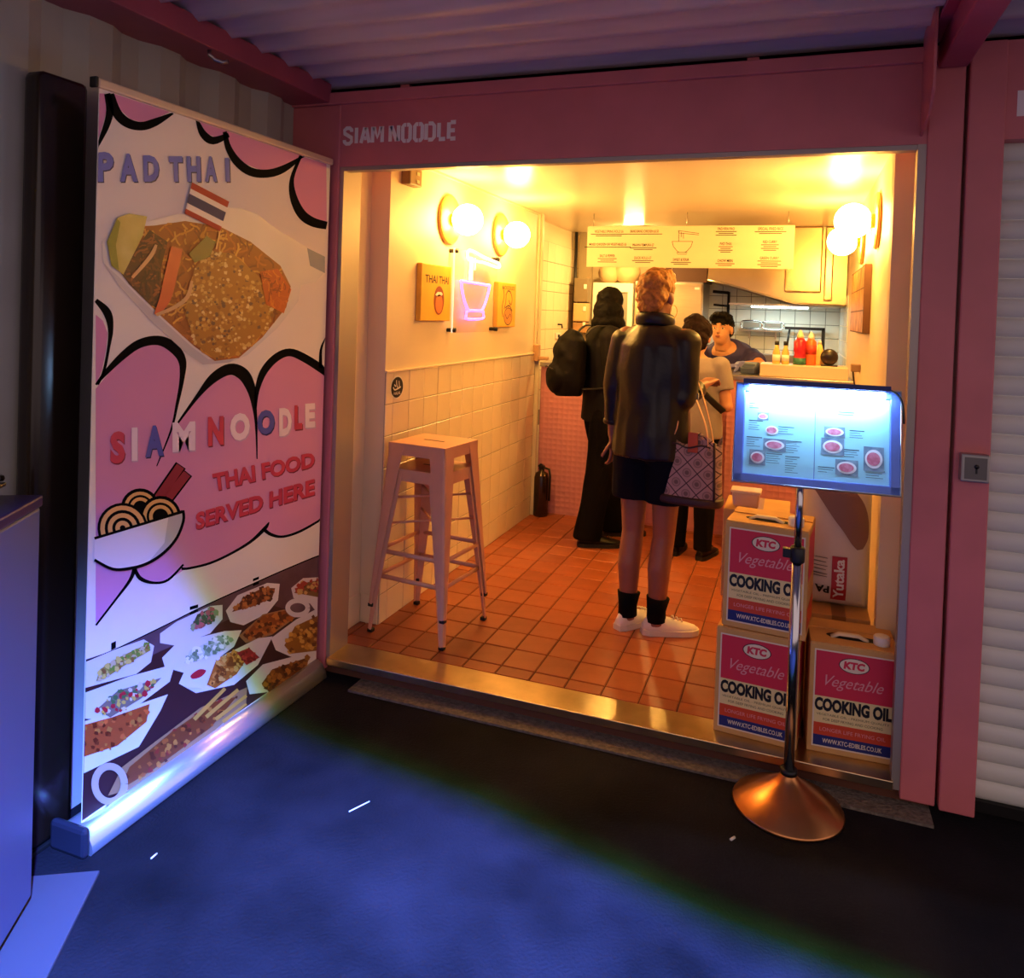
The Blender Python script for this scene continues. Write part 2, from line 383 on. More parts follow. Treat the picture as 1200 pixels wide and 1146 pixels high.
# corrugated canopy roof: ribs along x, front edge cut at a slight angle
rf = B(); prof = []; y = 0.1
def edge(x): return -2.008 - 0.21 * x
for k in range(22 * 8 + 1):
    prof.append((0.1 - k * 0.02, 2.437 + 0.017 * math.cos(2 * PI * k / 8) + 0.003 * math.cos(6 * PI * k / 8)))
X0, X1 = -0.6, 4.8
rows = []
for yy, zz in prof:
    rows.append((rf.verts.new((X0, yy, zz)), rf.verts.new((X1, yy, zz))))
for i in range(len(rows) - 1):
    rf.faces.new((rows[i][0], rows[i][1], rows[i + 1][1], rows[i + 1][0])).smooth = True
bmesh.ops.bisect_plane(rf, geom=rf.verts[:] + rf.edges[:] + rf.faces[:], plane_co=(0, edge(0), 0), plane_no=(0.21, 1, 0), clear_inner=True)
struct('container_roof', box(-0.2, 4.8, 0.1, 4.6, 2.40, 2.52), DARKM, label='dark container roof above the shop')
struct('canopy_roof', rf, ROOFM, label='corrugated metal canopy roof over the passage')

# ------------------------------------------------------------------ wall lamps
GLOBE = mat('lit_opal_globe', '#fff4d8', 0.3, emit=(1.0, 0.55, 0.115), es=105)
DISC = mat('lamp_brass_disc', '#d89b58', 0.35, 0.3)
def wall_lamp(y, z, side, label):
    x = LX if side > 0 else RX
    t = thing('wall_lamp', label, 'lamp', (x, y, z), 0 if side > 0 else PI, 'globe wall lamps')
    obj('wall_disc', lathe(B(), [(0.0, 0.0), (0.125, 0.0), (0.135, 0.006), (0.135, 0.014), (0.128, 0.02), (0.0, 0.02)], 36, 'x'), DISC, t)
    obj('arm', lathe(B(), [(0.034, 0.018), (0.034, 0.04), (0.028, 0.05)], 20, 'x'), mat('lamp_copper', '#b06a30', 0.3, 0.6), t)
    obj('globe', ell(B(), (0.115, 0, 0), (0.084, 0.084, 0.084), seg=24, ring=14), GLOBE, t, True)
wall_lamp(1.02, 1.985, 1, 'round globe wall lamp left of the other on the left wall')
wall_lamp(1.80, 1.985, 1, 'round globe wall lamp on the left wall, farther of the two, above the neon bowl')
wall_lamp(1.22, 1.985, -1, 'larger-looking near globe lamp on the right wall')
wall_lamp(2.12, 1.975, -1, 'far globe lamp on the right wall, lower and partly behind the near one')

# ------------------------------------------------------------------ left wall pictures, neon sign, small fittings
CANV = mat('canvas_yellow', '#e3ac33', 0.6, var=0.05, vscale=12)
INK = mat('ink_brown', '#3c2413', 0.6)
def L3(x):            # flat drawing on the left wall: (y, z) -> point
    return lambda u, v: (x, u, v)
c1 = thing('canvas_picture', 'yellow canvas picture of an open mouth with tongue, left of the neon bowl', 'picture', (LX, 0.84, 1.435))
def cp(par, name, bm, m): 
    o = obj(name, bm, m, par); o.location = -Vector(par.location); return o
cp(c1, 'canvas', box(LX, LX + 0.03, 0.665, 1.02, 1.435, 1.728, 0.004), CANV)
F1 = L3(LX + 0.0306)
bm = B()
put_text(bm, 'THAI', quad((0.705, 1.632), (0.845, 1.632), (0.845, 1.672), (0.705, 1.672), F1), 0.02)
put_text(bm, 'THAI', quad((0.865, 1.632), (0.985, 1.632), (0.985, 1.672), (0.865, 1.672), F1), 0.02)
cp(c1, 'lettering', bm, INK)
def oval(c, a, b, n=28, fn=None): return [fn(c[0] + a * math.cos(2 * PI * i / n), c[1] + b * math.sin(2 * PI * i / n)) for i in range(n)]
cp(c1, 'printed_lips', polyf(B(), oval((0.872, 1.543), 0.062, 0.076, fn=F1)), mat('lip_red', '#8c3a20', 0.6))
F1b = L3(LX + 0.0312)
cp(c1, 'printed_tongue', polyf(B(), oval((0.873, 1.526), 0.042, 0.05, fn=F1b)), mat('tongue_orange', '#d9743a', 0.6))
cp(c1, 'printed_teeth', polyf(B(), [F1b(u, v) for u, v in ((0.826, 1.572), (0.85, 1.588), (0.895, 1.588), (0.915, 1.578), (0.9, 1.568), (0.85, 1.562))]), WHITEP)
c2 = thing('canvas_picture', 'small yellow canvas of a figure with a bowl, right of the neon bowl', 'picture', (LX, 1.88, 1.395))
cp(c2, 'canvas', box(LX, LX + 0.03, 1.725, 2.055, 1.395, 1.683, 0.004), CANV)
F2 = L3(LX + 0.0306); bm = B()
put_text(bm, 'NOODLES', quad((1.80, 1.638), (2.02, 1.638), (2.02, 1.662), (1.80, 1.662), F2), 0.01)
for st in ([(1.80, 1.66), (1.83, 1.6), (1.80, 1.52), (1.82, 1.46)], [(1.86, 1.60), (1.90, 1.63), (1.95, 1.62), (1.98, 1.58), (1.97, 1.54)], [(1.87, 1.60), (1.86, 1.55), (1.84, 1.51)],
           [(1.92, 1.57), (1.94, 1.55), (1.96, 1.54)], [(1.86, 1.52), (1.93, 1.535), (1.99, 1.5)]):
    ribbon(bm, cr([(a, b, 0.009) for a, b in st], 5), F2)
ring = [(1.915 + 0.075 * math.cos(a * PI / 14), 1.465 + 0.055 * math.sin(a * PI / 14), 0.007) for a in range(29)]
ribbon(bm, ring, F2)
ribbon(bm, cr([(1.86, 1.48, .006), (1.9, 1.45, .006), (1.95, 1.48, .006), (1.97, 1.46, .006)], 5), F2)
cp(c2, 'line_drawing', bm, INK)
cp(c2, 'printed_bowl', polyf(B(), oval((1.915, 1.465), 0.07, 0.05, fn=L3(LX + 0.0303))), mat('print_orange', '#c8853a', 0.6))
# neon bowl on clear acrylic
nz = thing('neon_sign', 'neon noodle bowl sign in magenta and white on a clear panel', 'neon sign', (LX, 1.35, 1.37))
AC = bpy.data.materials.new('clear_acrylic'); AC.use_nodes = True; nt = AC.node_tree
g = nt.nodes.new('ShaderNodeBsdfTransparent'); g.inputs[0].default_value = (0.97, 0.96, 0.95, 1)
gl = nt.nodes.new('ShaderNodeBsdfGlossy'); gl.inputs['Roughness'].default_value = 0.05; mx = nt.nodes.new('ShaderNodeMixShader'); mx.inputs[0].default_value = 0.06
nt.links.new(g.outputs[0], mx.inputs[1]); nt.links.new(gl.outputs[0], mx.inputs[2]); nt.links.new(mx.outputs[0], nt.nodes['Material Output'].inputs[0])
cp(nz, 'acrylic_panel', box(LX + 0.03, LX + 0.036, 1.04, 1.685, 1.37, 1.835), AC)
cp(nz, 'panel_edge', box(LX + 0.029, LX + 0.037, 1.037, 1.043, 1.37, 1.835), mat('lit_edge', '#fff6dd', 0.3, emit=(1, .9, .7), es=0.6))
for y in (1.05, 1.675):
    for z in (1.385, 1.82):
        cp(nz, 'standoff', lathe(B(), [(0.0, LX), (0.011, LX), (0.011, LX + 0.028), (0.013, LX + 0.028), (0.013, LX + 0.05), (0.0, LX + 0.05)], 14, 'x', (0, y, z)), BLACKM)
MAG = mat('neon_magenta', '#ff66ff', 0.4, emit=(1.0, 0.14, 0.95), es=3.2)
NWH = mat('neon_white', '#ffffff', 0.4, emit=(1.0, 0.92, 0.8), es=3.5)
NYE = mat('neon_yellow', '#ffee99', 0.4, emit=(1.0, 0.85, 0.35), es=2.2)
NX = LX + 0.046
bowl = cr([(1.112, 1.658), (1.135, 1.60), (1.175, 1.54), (1.225, 1.495)], 5) + cr([(1.43, 1.497), (1.475, 1.54), (1.515, 1.6), (1.54, 1.652)], 5)
cp(nz, 'bowl_tube', tube(B(), [(NX, a, b) for a, b in bowl], 0.007, 8, closed=True), MAG)
cp(nz, 'foot_tube', tube(B(), [(NX, a, b) for a, b in cr([(1.225, 1.493), (1.43, 1.493), (1.452, 1.475), (1.44, 1.45), (1.215, 1.447), (1.2, 1.47)], 4, True)], 0.0065, 8, closed=True), MAG)
cp(nz, 'chopstick_tube', tube(B(), [(NX, a, b) for a, b in cr([(1.215, 1.838), (1.44, 1.815), (1.668, 1.795), (1.672, 1.768), (1.44, 1.783), (1.215, 1.785)], 4, True)], 0.0065, 8, closed=True), NWH)
for k, y in enumerate((1.235, 1.262, 1.30)):
    cp(nz, 'noodle_tube', tube(B(), [(NX, y, 1.80), (NX, y + 0.004, 1.75), (NX, y, 1.67 if k < 2 else 1.73)], 0.0065, 8), NYE if k else NWH)
# halal sticker
hs = thing('wall_sticker', 'round black and white halal sticker on the tiled wall edge', 'sticker', (LX, 0.485, 1.115))
cp(hs, 'rim', polyf(B(), oval((0.485, 1.115), 0.066, 0.056, fn=L3(LX + 0.0085))), WHITEP)
cp(hs, 'face', polyf(B(), oval((0.485, 1.115), 0.059, 0.050, fn=L3(LX + 0.0091))), BLACKM)
bm = B(); F3 = L3(LX + 0.0097)
for st in ([(0.445, 1.118), (0.46, 1.105), (0.49, 1.108), (0.52, 1.115)], [(0.475, 1.15), (0.48, 1.125), (0.49, 1.112)], [(0.50, 1.145), (0.505, 1.12), (0.50, 1.11)], [(0.455, 1.13), (0.47, 1.12)]):
    ribbon(bm, cr([(a, b, 0.007) for a, b in st], 4), F3)
put_text(bm, 'HALAL', quad((0.452, 1.08), (0.52, 1.08), (0.52, 1.094), (0.452, 1.094), F3), 0.01)
cp(hs, 'lettering', bm, WHITEP)['kind'] = 'stuff'
eb = thing('wall_sensor_box', 'small brown sensor box high on the left wall', 'sensor', (LX, 0.54, 2.085))
cp(eb, 'housing', box(LX, LX + 0.05, 0.475, 0.6, 2.09, 2.175, 0.006), mat('sensor_brown', '#8a6a3e', 0.5))
for z in (2.112, 2.15): cp(eb, 'indicator', box(LX + 0.05, LX + 0.053, 0.54, 0.57, z - 0.008, z + 0.008, 0.002), mat('sensor_lens', '#d8c48a', 0.3))
# right wall picture
rp = thing('canvas_picture', 'tall brown toned photo canvas on the right wall', 'picture', (RX, 1.95, 1.44))
PHO = mat('photo_collage', '#7a4a20', 0.5, col2='#d9a866', vscale=9, aniso=(1, 2.2, 1.2))
cp(rp, 'canvas', box(RX - 0.035, RX, 1.48, 2.45, 1.445, 1.80, 0.003), mat('canvas_edge', '#5a3418', 0.6))
bm = B()
for i in range(4):
    for j in range(3):
        y0 = 1.49 + i * 0.24; z0 = 1.452 + j * 0.115
        polyf(bm, [(RX - 0.0356, a, b) for a, b in ((y0, z0), (y0 + 0.228, z0), (y0 + 0.228, z0 + 0.108), (y0, z0 + 0.108))])
cp(rp, 'printed_photo', bm, PHO)
# hook with hanging pen on right wall
hk = thing('wall_hook', 'small hook with a hanging cord on the right wall above the counter', 'hook', (RX, 2.0, 1.17))
cp(hk, 'bracket', box(RX - 0.05, RX, 1.97, 2.03, 1.22, 1.265, 0.005), mat('hook_tan', '#9c7a5c', 0.4, 0.3))
cp(hk, 'hanging_cord', tube(B(), [(RX - 0.04, 2.0, 1.25), (RX - 0.03, 2.06, 1.19), (RX - 0.01, 2.14, 1.10)], 0.004, 6), BLACKM)

# ------------------------------------------------------------------ menu board
mb = thing('menu_board', 'long cream menu board hanging from the ceiling above the counter', 'menu board', (1.08, 2.6, 1.835))
MY = 2.6
cp(mb, 'board', box(0.378, 1.782, MY, MY + 0.012, 1.838, 2.128, 0.002), mat('board_cream', '#dccfb0', 0.6))
for x in (0.42, 1.08, 1.74): cp(mb, 'hanger', tube(B(), [(x, MY + 0.006, 2.12), (x, MY + 0.006, ZC)], 0.0025, 6), STEEL)
Fm = lambda u, v: (u, MY - 0.0012, v)
MINK = mat('menu_ink', '#2a150a', 0.7)
def item(s, c, z, w_, n):
    bm = B(); put_text(bm, s, quad((c - w_ / 2, z), (c + w_ / 2, z), (c + w_ / 2, z + 0.019), (c - w_ / 2, z + 0.019), Fm), 0.01)
    for k in range(n):
        lw_ = w_ * (1.25 if k % 2 == 0 else 0.9); zz = z - 0.013 - k * 0.012
        polyf(bm, [Fm(c - lw_ / 2, zz), Fm(c + lw_ / 2, zz), Fm(c + lw_ / 2, zz + .005), Fm(c - lw_ / 2, zz + .005)])
    cp(mb, 'menu_item', bm, MINK)
item('VEGETABLE SPRING ROLLS £6', .535, 2.082, .21, 2); item('MIXED CHICKEN OR VEGETABLES £6', .53, 1.99, .27, 1); item('SALT & PEPPER', .53, 1.908, .11, 3)
item('BANG BANG CHICKEN £6.50', .79, 2.082, .20, 1); item('PRAWN TEMPURA £7', .785, 1.985, .15, 2); item('DUCK ROLLS £7', .785, 1.895, .12, 2)
item('SWEET & SOUR', 1.05, 1.885, .11, 2)
item('PAD KRA PAO', 1.345, 2.097, .11, 3); item('PAD THAI', 1.345, 1.995, .075, 4); item('CHOW MEIN', 1.345, 1.88, .10, 2)
item('SPECIAL FRIED RICE', 1.63, 2.095, .16, 2); item('RED CURRY', 1.63, 2.008, .09, 4); item('GREEN CURRY', 1.63, 1.9, .12, 4)
bm = B()
for st in ([(.985, 2.02), (1.125, 2.02)], [(.985, 2.02), (.995, 1.985), (1.02, 1.955), (1.035, 1.945)], [(1.125, 2.02), (1.115, 1.985), (1.09, 1.955), (1.075, 1.945)],
           [(1.02, 1.945), (1.09, 1.945), (1.085, 1.932), (1.025, 1.932), (1.02, 1.945)], [(1.025, 2.095), (1.165, 2.075), (1.165, 2.065), (1.03, 2.078), (1.025, 2.095)], [(1.03, 2.09), (1.03, 2.022)], [(1.045, 2.085), (1.046, 2.05)], [(1.06, 2.08), (1.062, 2.04)]):
    ribbon(bm, [(a, b, .0035) for a, b in st], Fm)
cp(mb, 'bowl_drawing', bm, INK)

# ------------------------------------------------------------------ counter
PCT = bpy.data.materials.new('pink_embossed_panel'); PCT.use_nodes = True; nt = PCT.node_tree; b_ = nt.nodes['Principled BSDF']
b_.inputs['Base Color'].default_value = lin('#d08a90'); b_.inputs['Roughness'].default_value = 0.45
tc = nt.nodes.new('ShaderNodeTexCoord'); vo = nt.nodes.new('ShaderNodeTexVoronoi'); vo.inputs['Scale'].default_value = 26; vo.inputs['Randomness'].default_value = 0.1
bp = nt.nodes.new('ShaderNodeBump'); bp.inputs['Strength'].default_value = 0.6; bp.inputs['Distance'].default_value = 0.01
nt.links.new(tc.outputs['Object'], vo.inputs['Vector']); nt.links.new(vo.outputs['Distance'], bp.inputs['Height']); nt.links.new(bp.outputs[0], b_.inputs['Normal'])
ct = thing('service_counter', 'pink embossed service counter with a steel edged top at the back', 'counter', (1.1, 2.7, 0))
cp(ct, 'front_panel', box(0.03, 1.41, 2.70, 2.73, 0.0, 1.09), PCT)
cp(ct, 'projecting_panel', box(1.41, 2.16, 2.40, 2.43, 0.0, 1.10), PCT)
cp(ct, 'side_panel', box(1.41, 1.43, 2.43, 2.72, 0.0, 1.10), PCT)
cp(ct, 'countertop', box(0.03, 1.41, 2.665, 3.1, 1.095, 1.13, 0.004), STEEL)
cp(ct, 'countertop', box(1.38, 2.16, 2.385, 3.0, 1.1, 1.135, 0.004), STEEL)
cp(ct, 'raised_ledge', box(1.605, 2.13, 2.42, 2.66, 1.135, 1.215, 0.005), mat('ledge_blush', '#e8c3ae', 0.45))
def bottle(name, x, y, z, prof, mats, label, group='sauce bottles on the counter'):
    t = thing(name, label, 'bottle', (x, y, z), 0, group)
    for nm, pr, m in zip(('body', 'cap', 'label_band'), prof, mats): obj(nm, lathe(B(), pr, 16), m, t)
OILG = mat('oil_glass', '#d9b86a', 0.15); RED = mat('sauce_red', '#b01e35', 0.35); ORG = mat('sauce_orange', '#d9652e', 0.35); YEL = mat('mayo_yellow', '#e9c878', 0.4)
LZ = 1.215
for x, lb in ((1.70, 'left small clear oil bottle with black cap on the counter ledge'), (1.755, 'second small clear oil bottle with black cap, beside the red bottle')):
    bottle('oil_bottle', x, 2.52, LZ, ([(0, 0), (.022, 0), (.024, .006), (.024, .075), (.012, .105), (.012, .125)], [(.014, .122), (.014, .148), (0, .148)], [(.0246, .02), (.0246, .06)]), (OILG, BLACKM, WHITEP), lb)
bottle('sauce_bottle', 1.842, 2.52, LZ, ([(0, 0), (.036, 0), (.038, .01), (.038, .05), (.034, .07), (.038, .09), (.038, .15), (.02, .175)], [(.022, .172), (.022, .185), (.006, .225), (0, .225)], [(.039, .0), (.039, .045)]), (RED, mat('cap_cream', '#e9cfae', .4), mat('label_green', '#2c6b5e', .5)), 'red squeeze sauce bottle with cream nozzle on the counter ledge')
bottle('sauce_bottle', 1.908, 2.54, LZ, ([(0, 0), (.033, 0), (.034, .01), (.034, .15), (.018, .17)], [(.02, .168), (.02, .182), (.006, .215), (0, .215)], [(.0346, .07), (.0346, .13)]), (ORG, WHITEP, mat('label_red', '#c23a2c', .5)), 'orange squeeze sauce bottle with white nozzle beside the red one')
bottle('sauce_bottle', 1.962, 2.60, LZ, ([(0, 0), (.03, 0), (.031, .01), (.024, .09), (.012, .14)], [(.013, .138), (.009, .158), (0, .16)], [(.0305, .01), (.0285, .035)]), (YEL, WHITEP, YEL), 'pale yellow tapering sauce bottle at the right of the row')
bw = thing('black_bowl', 'round black bowl on its stand at the right end of the counter', 'bowl', (2.02, 2.53, LZ))
obj('disc', lathe(B(), [(0, -.02), (.045, -.018), (.053, -.006), (.053, .006), (.045, .018), (0, .02)], 24, 'y', (0, 0, .058)), mat('bowl_black', '#1d1216', .3), bw)
obj('foot', box(-.05, .05, -.025, .025, 0, .008, .002), BLACKM, bw)
cr_ = thing('card_terminal', 'blue grey card terminal lying on the counter beside the bottles', 'card terminal', (1.535, 2.60, 1.135), math.radians(-15))
tb = box(-.05, .05, -.06, .06, 0, .06, .008)
for v in tb.verts:
    if v.co.z > .04: v.co.z += v.co.y * 0.3
obj('housing', tb, mat('terminal_blue', '#3a4668', .4), cr_)
obj('screen', box(-.038, .038, .0, .045, .062, .074), mat('screen_grey', '#8c9aa6', .3), cr_)

# ------------------------------------------------------------------ kitchen
fg = thing('fridge', 'tall stainless steel fridge behind the customers', 'fridge', (0.8, 4.1, 0))
cp(fg, 'body', box(0.47, 1.06, 3.93, 4.42, 0.0, 1.80, .006), STEEL)
cp(fg, 'door', box(0.48, 1.05, 3.90, 3.93, 0.08, 1.785, .006), mat('fridge_door_steel', '#cbb695', .32, .9, var=.05, aniso=(1, 1, 20)))
cp(fg, 'handle', tube(B(), [(0.54, 3.9, 1.0), (0.54, 3.86, 1.02), (0.54, 3.86, 1.4), (0.54, 3.9, 1.42)], .01, 8), STEEL)
cp(fg, 'badge', box(.99, 1.03, 3.897, 3.9, 1.735, 1.755), WHITEP)
wc = thing('white_upright_freezer', 'white upright glass door freezer left of the steel fridge', 'freezer', (0.28, 4.1, 0))
cp(wc, 'body', box(0.10, 0.46, 3.93, 4.42, 0, 1.78, .006), WHITEP)
d_ = cp(wc, 'door_frame', bx(bx(bx(bx(B(), .10, .46, 3.905, 3.93, 1.70, 1.78), .10, .46, 3.905, 3.93, .1, .18), .10, .145, 3.905, 3.93, .18, 1.70), .415, .46, 3.905, 3.93, .18, 1.70), WHITEP)
cp(wc, 'glass_panel', box(.145, .415, 3.918, 3.93, .18, 1.70), mat('freezer_glass', '#8d8a80', .15))
bxm = mat('storage_dark', '#4a2a1c', .6)
tag(obj('storage_carton', box(.72, 1.08, 4.0, 4.4, 1.80, 1.98, .005), bxm), 'dark brown carton on top of the steel fridge', 'carton')
sk = B(); 
for (c_, r_) in (((.2, 4.1, 1.87), (.1, .12, .09)), ((.36, 4.12, 1.885), (.12, .13, .105))): ell(sk, c_, r_)
tag(obj('cloth_sack', sk, mat('sack_cream', '#d8b98a', .8, bump=.4, bscale=14)), 'cream cloth sacks bundled on top of the white freezer', 'sack')
rd = thing('round_plate', 'small round white plate hung above the steel fridge', 'plate', (.84, 3.58, 1.83))
obj('disc', lathe(B(), [(0, 0), (.03, 0), (.033, .004), (.028, .008), (0, .008)], 24, 'y'), WHITEP, rd); obj('rod', tube(B(), [(0, .006, 0.02), (0, .006, ZC - 1.83)], .002, 6), STEEL, rd)
# hood
hd = thing('extractor_hood', 'stainless steel extractor hood with a lit sloping edge in the kitchen corner', 'extractor hood', (1.7, 3.9, 1.62))
hb = B(); Q = [(1.27, 3.55, 1.775), (1.79, 3.55, 1.63), (2.16, 3.55, 1.62), (2.16, 3.55, ZC), (1.16, 3.55, ZC), (1.13, 3.55, 1.80)]
f0 = [hb.verts.new(q) for q in Q]; f1 = [hb.verts.new((x, 4.44, z)) for x, y, z in Q]
hb.faces.new(f0); hb.faces.new(f1[::-1])
for i in range(6): hb.faces.new((f0[i], f1[i], f1[(i + 1) % 6], f0[(i + 1) % 6]))
bmesh.ops.recalc_face_normals(hb, faces=hb.faces)
cp(hd, 'canopy', hb, mat('hood_steel', '#c2aa84', .3, .85, var=.05))
cp(hd, 'edge_strip', tube(B(), [(1.13, 3.545, 1.802), (1.27, 3.545, 1.775), (1.79, 3.545, 1.63), (2.16, 3.545, 1.622)], .009, 8), STEEL)
cp(hd, 'hood_lamp', bx(B(), 1.45, 1.9, 4.0, 4.2, 1.602, 1.612), mat('hood_lamp_tube', '#ffffff', .4, emit=(.86, 1.0, .92), es=14))
cp(hd, 'filter_panel', box(1.3, 2.12, 3.6, 4.4, 1.612, 1.625), STEEL)
cp(hd, 'flue_duct', bx(bx(B(), 1.72, 1.98, 3.50, 3.55, 1.72, ZC, .01), 2.0, 2.06, 3.50, 3.55, 1.66, ZC, .01), mat('duct_steel', '#d0b083', .25, .9))
kl = thing('kitchen_lamp', 'warm ceiling lamp in the kitchen behind the menu board', 'lamp', (.55, 3.40, ZC))
obj('fitting', box(-.1, .1, -.05, .05, -.02, 0, .004), WHITEP, kl)
obj('diffuser', box(-.07, .07, -.04, .04, -.035, -.02, .004), mat('kitchen_lamp_glow', '#fff2d0', .4, emit=(1.0, .58, .16), es=750), kl)
# cooker and pan rail
rg = thing('cooking_range', 'steel cooking range under the kitchen hood', 'cooker', (1.65, 4.2, 0))
cp(rg, 'body', box(1.28, 2.12, 3.95, 4.29, 0, .98, .008), STEEL)
cp(rg, 'splash_shelf', box(1.3, 2.1, 4.295, 4.43, 0, 1.2, .006), STEEL)
sh = thing('pan_shelf', 'steel wall shelf holding two metal trays in the kitchen', 'shelf', (1.55, 4.36, 1.36))
cp(sh, 'shelf_plate', box(1.34, 1.70, 4.26, 4.44, 1.395, 1.405), STEEL)
for x in (1.42, 1.64): cp(sh, 'bracket', box(x, x + .012, 4.3, 4.44, 1.33, 1.395), STEEL)
for i, x in enumerate((1.44, 1.62)):
    t = thing('metal_tray', ('left' if i == 0 else 'right') + ' small metal tray tipped up on the kitchen wall shelf', 'tray', (x, 4.33, 1.406), 0, 'metal trays on the kitchen shelf')
    obj('rim', tube(B(), [(a, -.0, b + .045) for a, b in cr([(-.075, -.03), (.075, -.03), (.075, .03), (-.075, .03)], 5, True)], .006, 8, closed=True), CHROME, t)
    obj('pan', box(-.07, .07, 0, .03, .015, .075, .008), mat('tray_grey', '#8e9694', .3, .7), t)
pp = B(); tube(pp, [(1.23, 4.42, 1.74), (1.23, 4.42, 1.0)], .012, 8); tube(pp, [(1.09, 4.41, 1.74), (1.23, 4.42, 1.73)], .014, 8); tube(pp, [(1.10, 4.42, 1.62), (1.24, 4.42, 1.61)], .01, 8)
tag(obj('gas_pipe', pp, DARKM), 'dark gas pipework on the kitchen tiles beside the fridge', 'pipe')
wkr = thing('wok', 'black wok with long handle on the cooking range', 'wok', (1.72, 4.1, .981))
obj('pan', lathe(B(), [(0, .0), (.06, .004), (.14, .05), (.165, .09), (.16, .09), (.13, .052), (0, .01)], 24), DARKM, wkr)
obj('handle', tube(B(), [(-.12, -.1, .08), (-.26, -.2, .17)], .012, 8), BLACKM, wkr)
kp = thing('knife_rack', 'black framed rack with utensils standing behind the sauce bottles', 'rack', (1.88, 4.2, 1.2))
cp(kp, 'frame', bx(bx(B(), 1.72, 2.04, 4.36, 4.38, 1.42, 1.445), 2.02, 2.045, 4.36, 4.38, 1.2, 1.445), BLACKM)
for i, (x, h_) in enumerate(((1.76, 1.40), (1.82, 1.36), (1.93, 1.38))): cp(kp, 'utensil', tube(B(), [(x, 4.35, h_ + .02), (x - .02, 4.34, h_ - .15)], .009, 8), (BLACKM, STEEL, DARKM)[i])
# column and dispensers at kitchen left
kc = thing('pipe_column', 'grey boxed pipe column in the far left kitchen corner', 'pipe box', (.03, 3.8, 0))
cp(kc, 'column', box(-.02, .09, 3.83, 3.92, 0, ZC), mat('column_grey', '#8a7a5e', .5)); cp(kc, 'pipe', tube(B(), [(-.045, 3.82, 1.0), (-.045, 3.82, ZC)], .014, 8), DARKM)
for nm, z0, z1, m, lb in (('electric_box', 1.60, 1.81, mat('ebox_grey', '#7b6c55', .5), 'grey electric switch box mounted on the kitchen column'), ('towel_dispenser', 1.43, 1.59, mat('disp_cream', '#d9a978', .5), 'cream paper towel dispenser below the switch box'), ('soap_dispenser', 1.33, 1.42, mat('disp_brown', '#a07850', .5), 'small brown soap dispenser at the bottom of the kitchen column')):
    t = thing(nm, lb, 'dispenser' if 'disp' in nm else 'switch box', (.03, 3.80, z0)); cp(t, 'housing', box(-.03, .095, 3.74, 3.83, z0, z1, .006), m)
    cp(t, 'front_detail', box(.06, .085, 3.734, 3.74, (z0 + z1) / 2 + .01, (z0 + z1) / 2 + .05, .003), WHITEP)
sw = thing('wall_switch', 'small white wall switch plates on the far tiled wall', 'switch', (-.085, 3.47, 1.29)); cp(sw, 'plate', box(-.085, -.075, 3.4, 3.54, 1.28, 1.33, .003), WHITEP); cp(sw, 'rocker', box(-.075, -.07, 3.45, 3.5, 1.29, 1.315), DARKM); cp(sw, 'tap_hook', tube(B(), [(-.085, 3.47, 1.40), (-.05, 3.47, 1.40), (-.045, 3.47, 1.37)], .008, 6), DARKM)
# fire extinguisher
fe = thing('fire_extinguisher', 'dark fire extinguisher standing on the floor beside the counter', 'fire extinguisher', (.095, 2.6, 0))
FEM = mat('extinguisher_chrome', '#4a3f38', .2, .9)
obj('cylinder', lathe(B(), [(0, 0), (.05, 0), (.055, .008), (.055, .28), (.046, .315), (.02, .33), (.018, .345)], 24), FEM, fe)
obj('valve', box(-.02, .02, -.018, .018, .345, .37, .004), BLACKM, fe); obj('lever', tube(B(), [(0, .01, .37), (0, -.03, .385), (0, -.075, .38)], .007, 8), BLACKM, fe)
obj('hose', tube(B(), [(.018, 0, .355), (.06, -.01, .35), (.068, -.012, .3), (.066, -.012, .12)], .009, 8), BLACKM, fe)

